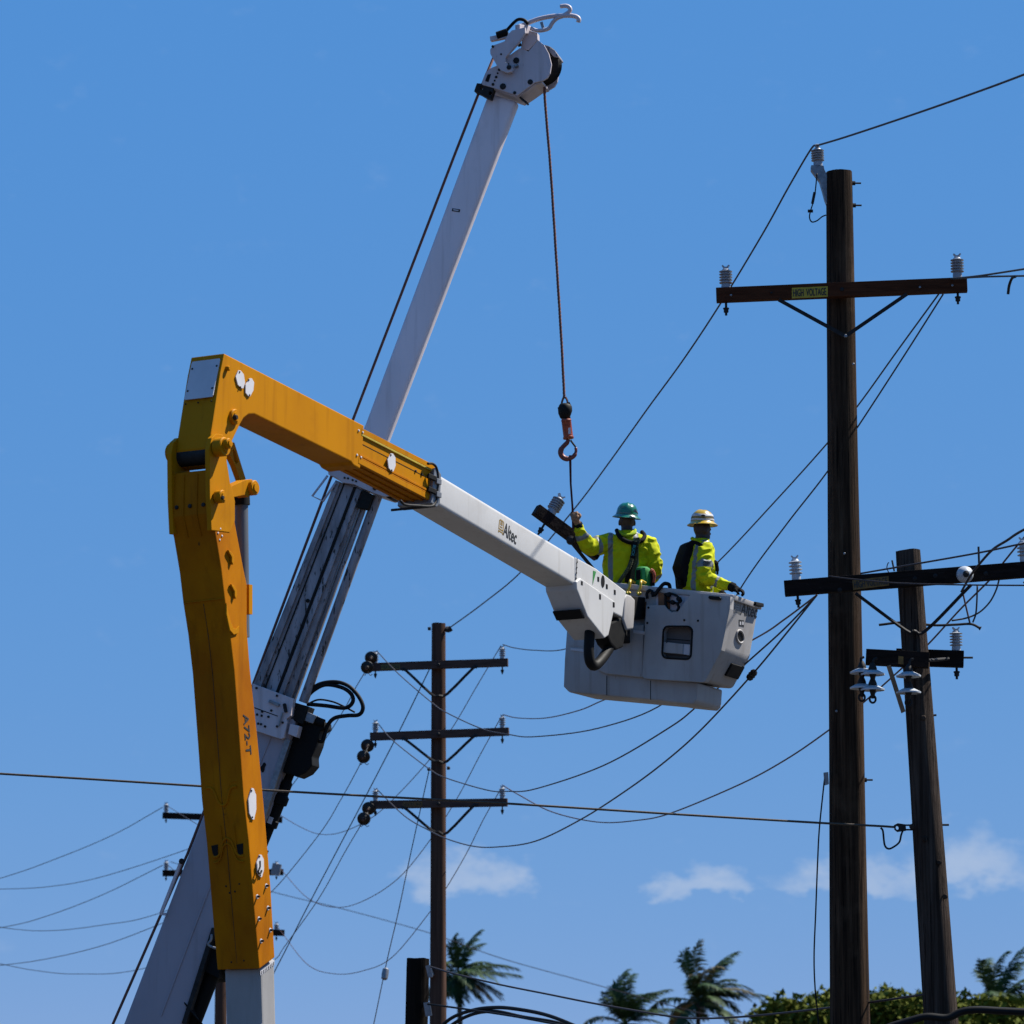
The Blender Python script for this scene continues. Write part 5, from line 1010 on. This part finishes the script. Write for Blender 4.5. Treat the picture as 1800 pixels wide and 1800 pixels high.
def person(label, Y, F, rings, head, neck, arms, legs, bands, seed, headF):
    """One continuous figure. F facing; rings = (u, v, half width, half depth) from hips to neck."""
    F = V(F).normalized(); R = F.cross(Z).normalized(); bm = bmesh.new(); loops = []
    for (u, v, hw, hd) in rings:
        c = P(u, v, Y); loops.append([bm.verts.new(c + R * hw * (abs(cos(a)) ** .8) * (1 if cos(a) > 0 else -1) + F * hd * (abs(sin(a)) ** .85) * (1 if sin(a) > 0 else -1)) for a in [2 * pi * k / 24 for k in range(24)]])
    for i in range(len(loops) - 1):
        for k in range(24): bm.faces.new((loops[i][k], loops[i][(k + 1) % 24], loops[i + 1][(k + 1) % 24], loops[i + 1][k]))
    bm.faces.new(loops[0][::-1]); bm.faces.new(loops[-1])
    for pts, rs in arms: add_limb(bm, pts, rs)
    for pts, rs in legs: add_limb(bm, pts, rs)
    hc = head; HF = V(headF).normalized(); HR = HF.cross(Z).normalized(); ax = (HR, HF, Z)
    add_limb(bm, [neck, hc - Z * .06 - HF * .015], [.062, .058])
    add_ball(bm, hc + Z * .03, .078, .096, .100, ax, 20, 14); add_ball(bm, hc - Z * .055 + HF * .028, .060, .066, .062, ax)
    add_ball(bm, hc + HF * .10 - Z * .018, .014, .02, .024, ax, 10, 8); add_ball(bm, hc + HF * .088 - Z * .062, .024, .012, .010, ax, 10, 8)
    add_ball(bm, hc + HF * .085 + Z * .022, .052, .014, .010, ax, 10, 8)
    for s in (-1, 1): add_ball(bm, hc + HR * s * .082 - Z * .005 - HF * .008, .010, .020, .034, ax, 10, 8)
    me = fuse(bm, .0105, 3)
    neck_z = neck.z + .035; hip = P(rings[1][0], rings[1][1], Y).z
    for m_ in ('hivis', 'silver', 'skin', 'navy'): me.materials.append(M[m_])
    c0 = P(rings[2][0], rings[2][1], Y)
    def arm_s(p):
        """Distance along the nearest arm and from its axis."""
        best = (9, 0, 0)
        for ai, (pts, rs) in enumerate(arms):
            s0 = 0
            for a, b in zip(pts, pts[1:]):
                l = (b - a).length; t = max(0, min(1, (p - a).dot(b - a) / l / l)); d = (p - a.lerp(b, t)).length
                if d < best[0]: best = (d, s0 + t * l, ai)
                s0 += l
        return best
    rng = random.Random(seed); off = V((seed * 3.1, seed, 0))
    nrms = [v.normal.copy() for v in me.vertices]; cos_ = [v.co.copy() for v in me.vertices]
    for v, p, vn in zip(me.vertices, cos_, nrms):            # cloth folds
        if p.z > neck_z or (p - hc).length < .16: continue
        d, s, ai = arm_s(p); armness = 1 if d < .13 else .35
        n1 = noise.noise(V((p.x * 9 + p.z * 5, p.y * 9, p.z * 15 - p.x * 6)) + off); n2 = noise.noise(V((p.x * 22, p.y * 22, p.z * 16)) + off)
        v.co = p + vn * ((.016 * (1 - abs(n1) * 2.2)) * (.45 + .55 * armness) + .006 * n2 - .004)
    for f in me.polygons:
        p = f.center; k = 0
        if (p - hc).length < .17 and p.z > neck_z - .02: k = 2
        elif p.z > neck_z: 
            k = 2 if (p - neck).xy.length < .075 else 0
        elif p.z < hip: k = 3
        d, s, ai = arm_s(p); rr = (p - c0).dot(R)
        if k == 0:
            inarm = d < .115 and abs(rr) > .17
            if inarm and ai < len(bands):
                for (a, b) in bands[ai]:
                    if a < s < b: k = 1
            elif not inarm:
                if .105 < abs(rr) < .155: k = 1
                if hip - .0 < p.z < hip + .055: k = 1
        f.material_index = k
    me.shade_smooth()
    o = obj('person', me, 'hivis', None); tag(o, label, 'person', 'workers in the bucket'); return o, F, R, HF, HR
def glove(parent, wrist, palm, d, nrm, m, cuff, curl=1.0, thumb=1):
    """Gloved hand: palm along d, back of hand along nrm, four unequal curled fingers and a thumb."""
    d = V(d).normalized(); nrm = (V(nrm) - d * V(nrm).dot(d)).normalized(); s = d.cross(nrm); bm = bmesh.new()
    add_ball(bm, palm, .045, .052, .026, (s, d, nrm), 14, 10)
    add_limb(bm, [wrist, wrist.lerp(palm, .7)], [.038, .036])
    for k, (o_, L) in enumerate(((-.033, .062), (-.011, .072), (.011, .068), (.032, .054))):
        p0 = palm + s * o_ + d * .038; a = .5 * curl; p1 = p0 + (d * cos(a) - nrm * sin(a)) * L * .42; a += .9 * curl; p2 = p1 + (d * cos(a) - nrm * sin(a)) * L * .34; a += .9 * curl; p3 = p2 + (d * cos(a) - nrm * sin(a)) * L * .28
        add_limb(bm, [p0, p1, p2, p3], [.0125, .012, .011, .0095], 8)
    t0 = palm + s * thumb * .036 - d * .015; add_limb(bm, [t0, t0 + s * thumb * .02 + d * .022 - nrm * .015, t0 + s * thumb * .012 + d * .045 - nrm * .035], [.014, .0135, .011], 8)
    g = obj('glove', fuse(bm, .0055, 2, 'glove'), m, parent, True)
    dd = (palm - wrist).normalized(); obj('cuff', lathe([(.044, -.03), (.050, -.02), (.050, .018), (.042, .028)], wrist, dd, 16), cuff, g, smooth=40)
    return g
def helmet(parent, c, up, F, shell, rim, stripes=()):
    up = V(up).normalized(); F = (V(F) - up * V(F).dot(up)).normalized(); R = F.cross(up); bm = bmesh.new(); seg = 40; rows = []
    prof = [(.148, -.010), (.150, -.004), (.140, .004), (.120, .020), (.112, .030), (.110, .055), (.103, .090), (.085, .122), (.055, .143), (.022, .152)]
    for (r, z) in prof:
        row = []
        for k in range(seg):
            a = 2 * pi * k / seg; rx, ry = r, r * 1.10
            h = 0
            if z > .03:
                rr = r * sin(a)     # crown ridges run front to back
                h = .007 * max(0, 1 - abs(r * cos(a)) / .018) + .004 * max(0, 1 - abs(abs(r * cos(a)) - .055) / .012)
            row.append(bm.verts.new(c + R * rx * cos(a) + F * ry * sin(a) + up * (z + h)))
        rows.append(row)
    for i in range(len(rows) - 1):
        for k in range(seg): bm.faces.new((rows[i][k], rows[i][(k + 1) % seg], rows[i + 1][(k + 1) % seg], rows[i + 1][k]))
    bm.faces.new(rows[-1])
    me = bpy.data.meshes.new('helmet'); bm.to_mesh(me); bm.free()
    h = obj('helmet', me, shell, parent, smooth=45); sm_ = h.modifiers.new('wall', 'SOLIDIFY'); sm_.thickness = .004; sm_.offset = -1
    for z0, z1, m in stripes:
        bm = bmesh.new(); rws = []
        for z in (z0, (z0 + z1) / 2, z1):
            for (r0, y0), (r1, y1) in zip(prof, prof[1:]):
                if y0 <= z <= y1: rr = r0 + (r1 - r0) * (z - y0) / (y1 - y0); break
            rws.append([bm.verts.new(c + R * (rr + .0035) * cos(a) + F * (rr * 1.10 + .0035) * sin(a) + up * (z + .004 * sin(3 * a))) for a in [2 * pi * k / seg for k in range(seg)]])
        for i in range(2):
            for k in range(seg): bm.faces.new((rws[i][k], rws[i][(k + 1) % seg], rws[i + 1][(k + 1) % seg], rws[i + 1][k]))
        obj('stripe', bm, m, h, True)
    return h
# --- left worker, back turned, left arm raised to the sling
Ya = 37.0
hand1 = V(P(1009, 912, YC - .0)); wr1 = P(1015, 924, YC + .05)
armsA = [([P(1072, 954, Ya), P(1054, 958, Ya - .06), P(1037, 961, Ya - .14), P(1025, 945, YC + .06), P(1017, 928, YC + .0)], [.095, .096, .085, .068, .048]),
         ([P(1141, 956, Ya), P(1149, 978, Ya - .02), P(1153, 1000, Ya - .02), P(1150, 1014, Ya + .12), P(1142, 1022, Ya + .24)], [.085, .076, .066, .056, .045])]
ringsA = [(1097, 1090, .17, .12), (1097, 1050, .195, .13), (1097, 1022, .225, .14), (1100, 990, .240, .145), (1104, 966, .235, .135), (1106, 950, .205, .115), (1104, 940, .13, .09), (1103, 933, .075, .07)]
legsA = [([P(1082, 1085, Ya), P(1081, 1130, Ya + .03), P(1080, 1172, Ya + .02)], [.10, .075, .06]), ([P(1112, 1085, Ya), P(1113, 1130, Ya + .03), P(1114, 1174, Ya + .02)], [.10, .075, .06])]
headA = P(1102, 919, Ya + .03)
w1, F1, R1, HF1, HR1 = person('worker in green helmet, back turned, one gloved arm raised to the sling', Ya, (.10, 1, 0), ringsA, headA, P(1103, 936, Ya), armsA, legsA, [[(.16, .21), (.41, .46)], [(.30, .36)]], 1, (-.05, 1, 0))
glove(w1, P(1016.5, 924, YC + .0), P(1011, 911, YC - .045), P(1008, 898, YC) - P(1014, 918, YC), V((-.4, -.9, 0)), 'glove', 'harness', 1.45, 1)
glove(w1, P(1141, 1022, Ya + .26), P(1136, 1024, Ya + .36), V((-.3, 1, -.1)), Z, 'glove', 'harness', .9, -1)
for s in (-1, 1): obj('boot', bar(P(1097 + s * 17, 1178, Ya - .09), P(1097 + s * 17, 1180, Ya + .19), .10, .10, Z, .03), 'black', w1)
hA = helmet(w1, P(1101.5, 909.5, Ya + .02), V((.10, -.13, 1)), F1, 'green', 'green', [(.034, .040, 'silver')])
obj('helmet_sticker', prism([P(1117, 894, Ya - .13), P(1121, 900, Ya - .12), P(1122, 903, Ya - .12), P(1113, 898, Ya - .13)], V((0, .03, 0))), 'silver', hA)
obj('collar', tube(spline([P(1088, 934, Ya - .05), P(1096, 940, Ya - .11), P(1106, 941, Ya - .12), P(1115, 937, Ya - .08), P(1116, 932, Ya)], 5), .020, 8), 'lime_dark', w1, True)
hz1 = obj('harness', tube(spline([P(1084, 932, Ya - .02), P(1089, 943, Ya - .12), P(1100, 951, Ya - .155), P(1114, 954, Ya - .16), P(1128, 950, Ya - .14), P(1133, 942, Ya - .06), P(1128, 935, Ya)], 6), .023, 8), 'harness', w1, True, label='black harness yoke behind the neck')
def strap(pts, w, th, m, parent, name): 
    bm = bmesh.new(); q = spline(pts, 6); rows = []
    for i, p in enumerate(q):
        t = (q[min(i + 1, len(q) - 1)] - q[max(i - 1, 0)]).normalized(); sd = t.cross(V((0, -1, 0))).normalized(); nn = V((0, -1, 0))
        rows.append([bm.verts.new(p + sd * w / 2 * a + nn * th / 2 * b) for a, b in ((1, 1), (-1, 1), (-1, -1), (1, -1))])
    for r0, r1 in zip(rows, rows[1:]):
        for k in range(4): bm.faces.new((r0[k], r0[(k + 1) % 4], r1[(k + 1) % 4], r1[k]))
    bm.faces.new(rows[0][::-1]); bm.faces.new(rows[-1]); return obj(name, bm, m, parent)
strap([P(1114, 955, Ya - .17), P(1113, 975, Ya - .17), P(1106, 1000, Ya - .17), P(1102, 1024, Ya - .15)], .05, .01, 'harness', w1, 'harness_strap')
strap([P(1118, 955, Ya - .165), P(1117, 985, Ya - .165), P(1112, 1005, Ya - .165), P(1110, 1026, Ya - .15)], .05, .01, 'lanyard', w1, 'harness_strap')
obj('buckle', prism([P(u, v, Ya - .21) for u, v in ((1114, 946), (1124, 944), (1126, 951), (1122, 958), (1114, 955))], V((0, .04, 0)), .006), 'lanyard', w1)
ly = obj('lanyard', twisted(spline([P(u, v, Ya - y_) for u, v, y_ in ((1118, 950, .20), (1116, 962, .21), (1112, 978, .21), (1107, 994, .21), (1099, 1008, .21), (1090, 1021, .20), (1085, 1032, .17))], 8), .010, .013, .07), 'lanyard', w1, True)
pk = strap([P(1116.5, 953, Ya - .225), P(1115, 966, Ya - .232), P(1111, 981, Ya - .232)], .048, .012, 'harness', w1, 'lanyard_pack')
lettering(pk, 'BUCK', P(1113, 958, Ya - .2405), P(1109.5, 977, Ya - .2405), V((0, -1, 0)), .030, 'teal', .0018)
bag = obj('tool_bag', lathe([(.075, -.11), (.082, -.09), (.082, .05), (.072, .085), (.05, .10), (.02, .105)], P(1130, 1014, Ya - .17), Z, 18), 'bag', w1, smooth=45, label='green canvas tool pouch')
obj('bag_pocket', prism([P(u, v, Ya - .262) for u, v in ((1118, 1002), (1126, 1001), (1126, 1018), (1118, 1019))], V((0, .03, 0)), .006), 'harness', bag)
obj('bag_strap', bar(P(1131.5, 998, Ya - .256), P(1131.5, 1026, Ya - .256), .03, .008, V((1, 0, 0))), mat('bright_green_strap', (.02, .36, .10), (.02, .3, .08), .7), bag)
obj('red_tool', tube(spline([P(u, v, Ya - .2) for u, v in ((1143, 1002), (1148, 1005), (1150, 1012), (1149, 1024))], 4), [.022] * 4 + [.018] * 5 + [.014] * 4, 8), 'orange', bag)
obj('black_tool', bar(P(1146, 1008, Ya - .18), P(1147, 1030, Ya - .18), .05, .04, V((1, 0, 0)), .008), 'harness', bag)
# --- right worker, turned right, hand on the rim
Yb = 36.74
armsB = [([P(1240, 969, Yb - .17), P(1239, 992, Yb - .24), P(1239, 1013, Yb - .26), P(1258, 1022, Yb - .24), P(1283, 1031, Yb - .30)], [.080, .080, .072, .056, .042]),
         ([P(1222, 967, Yb + .17), P(1226, 990, Yb + .22), P(1230, 1014, Yb + .22), P(1248, 1030, Yb + .18), P(1264, 1042, Yb + .12)], [.080, .072, .064, .054, .043])]
ringsB = [(1224, 1095, .17, .12), (1225, 1056, .185, .135), (1226, 1030, .195, .145), (1229, 1000, .205, .145), (1230, 975, .20, .125), (1231, 961, .165, .105), (1232, 953, .10, .085), (1233, 947, .07, .07)]
legsB = [([P(1218, 1090, Yb + .08), P(1220, 1140, Yb + .08), P(1219, 1180, Yb + .08)], [.10, .075, .06]), ([P(1228, 1090, Yb - .08), P(1232, 1140, Yb - .08), P(1231, 1182, Yb - .08)], [.10, .075, .06])]
headB = P(1234, 934, Yb + .01)
w2, F2, R2, HF2, HR2 = person('worker in yellow and white striped helmet, turned right, hand on the bucket rim', Yb, (.90, .43, 0), ringsB, headB, P(1232, 950, Yb), armsB, legsB, [[(.15, .205), (.40, .45)], [(.2, .25)]], 2, (.80, .60, 0))
glove(w2, P(1287, 1032, Yb - .31), P(1296, 1036, Yb - .335), V((1, -.12, -.25)), V((0, -.3, 1)), 'harness', 'harness', .9, 1)
glove(w2, P(1266, 1043, Yb + .12), P(1274, 1047, Yb + .10), V((1, -.1, -.35)), Z, 'harness', 'harness', .8, -1)
for s in (-1, 1): obj('boot', bar(P(1216 + s * 6, 1185, Yb - s * .08), P(1252 + s * 6, 1187, Yb - s * .08 + .05), .09, .10, Z, .03), 'black', w2)
hB = helmet(w2, P(1234.8, 922.5, Yb), V((.0, -.02, 1)), HF2, 'helmet_y', 'helmet_y', [(.036, .052, 'helmet_w'), (.062, .069, 'ink'), (.078, .104, 'helmet_w')])
obj('helmet_clip', prism([P(u, v, Yb - .125) for u, v in ((1232, 905.5), (1236, 904), (1240, 905.5), (1236, 907.5))], V((0, .03, 0))), 'ink', hB)
obj('collar', tube(spline([P(1217, 947, Yb + .02), P(1221, 949, Yb - .07), P(1232, 954, Yb - .11), P(1245, 958, Yb - .08), P(1249, 957, Yb)], 5), .022, 8), 'hivis', w2, True)
padc = [P(u, v, Yb) for u, v in ((1203, 956), (1214, 951), (1213, 970), (1207, 995), (1206, 1036), (1196, 1034), (1194, 1012), (1189, 996), (1196, 974))]
obj('harness', prism([p + R2 * .11 for p in padc], R2 * -.22, .022, 3), 'harness', w2, smooth=50, label='black harness pad on the back')
obj('harness_pouch', prism([P(u, v, Yb - .12) for u, v in ((1189, 1015), (1194, 1012), (1198, 1028), (1193, 1030))], V((0, .1, 0)), .006), 'harness', w2)
strap([P(1206, 962, Yb - .19), P(1216, 953, Yb - .19), P(1230, 957, Yb - .19), P(1242, 968, Yb - .20)], .035, .012, 'harness', w2, 'harness_strap')
obj('chest_clip', tube(spline([P(u, v, Yb - .10) for u, v in ((1254, 988), (1259, 992), (1261, 1000), (1261, 1010))], 4), [.03] * 5 + [.018] * 5 + [.012] * 3, 8), 'harness', w2)
pb = P(1241.5, 990.5, Yb - .33); 
px_, pz_ = V((.97, .25, 0)), V((.02, .1, .99))
sp_ = obj('sleeve_patch', tube([pb + px_ * .034 * cos(a) + pz_ * .028 * sin(a) for a in [k * pi / 10 for k in range(21)]], .0025, 5, False), 'harness', w2)
for k in (-.01, .003, .015): obj('patch_mark', tube([pb + px_ * -.02 + pz_ * k, pb + px_ * .02 + pz_ * k], .002, 5), 'harness', sp_)
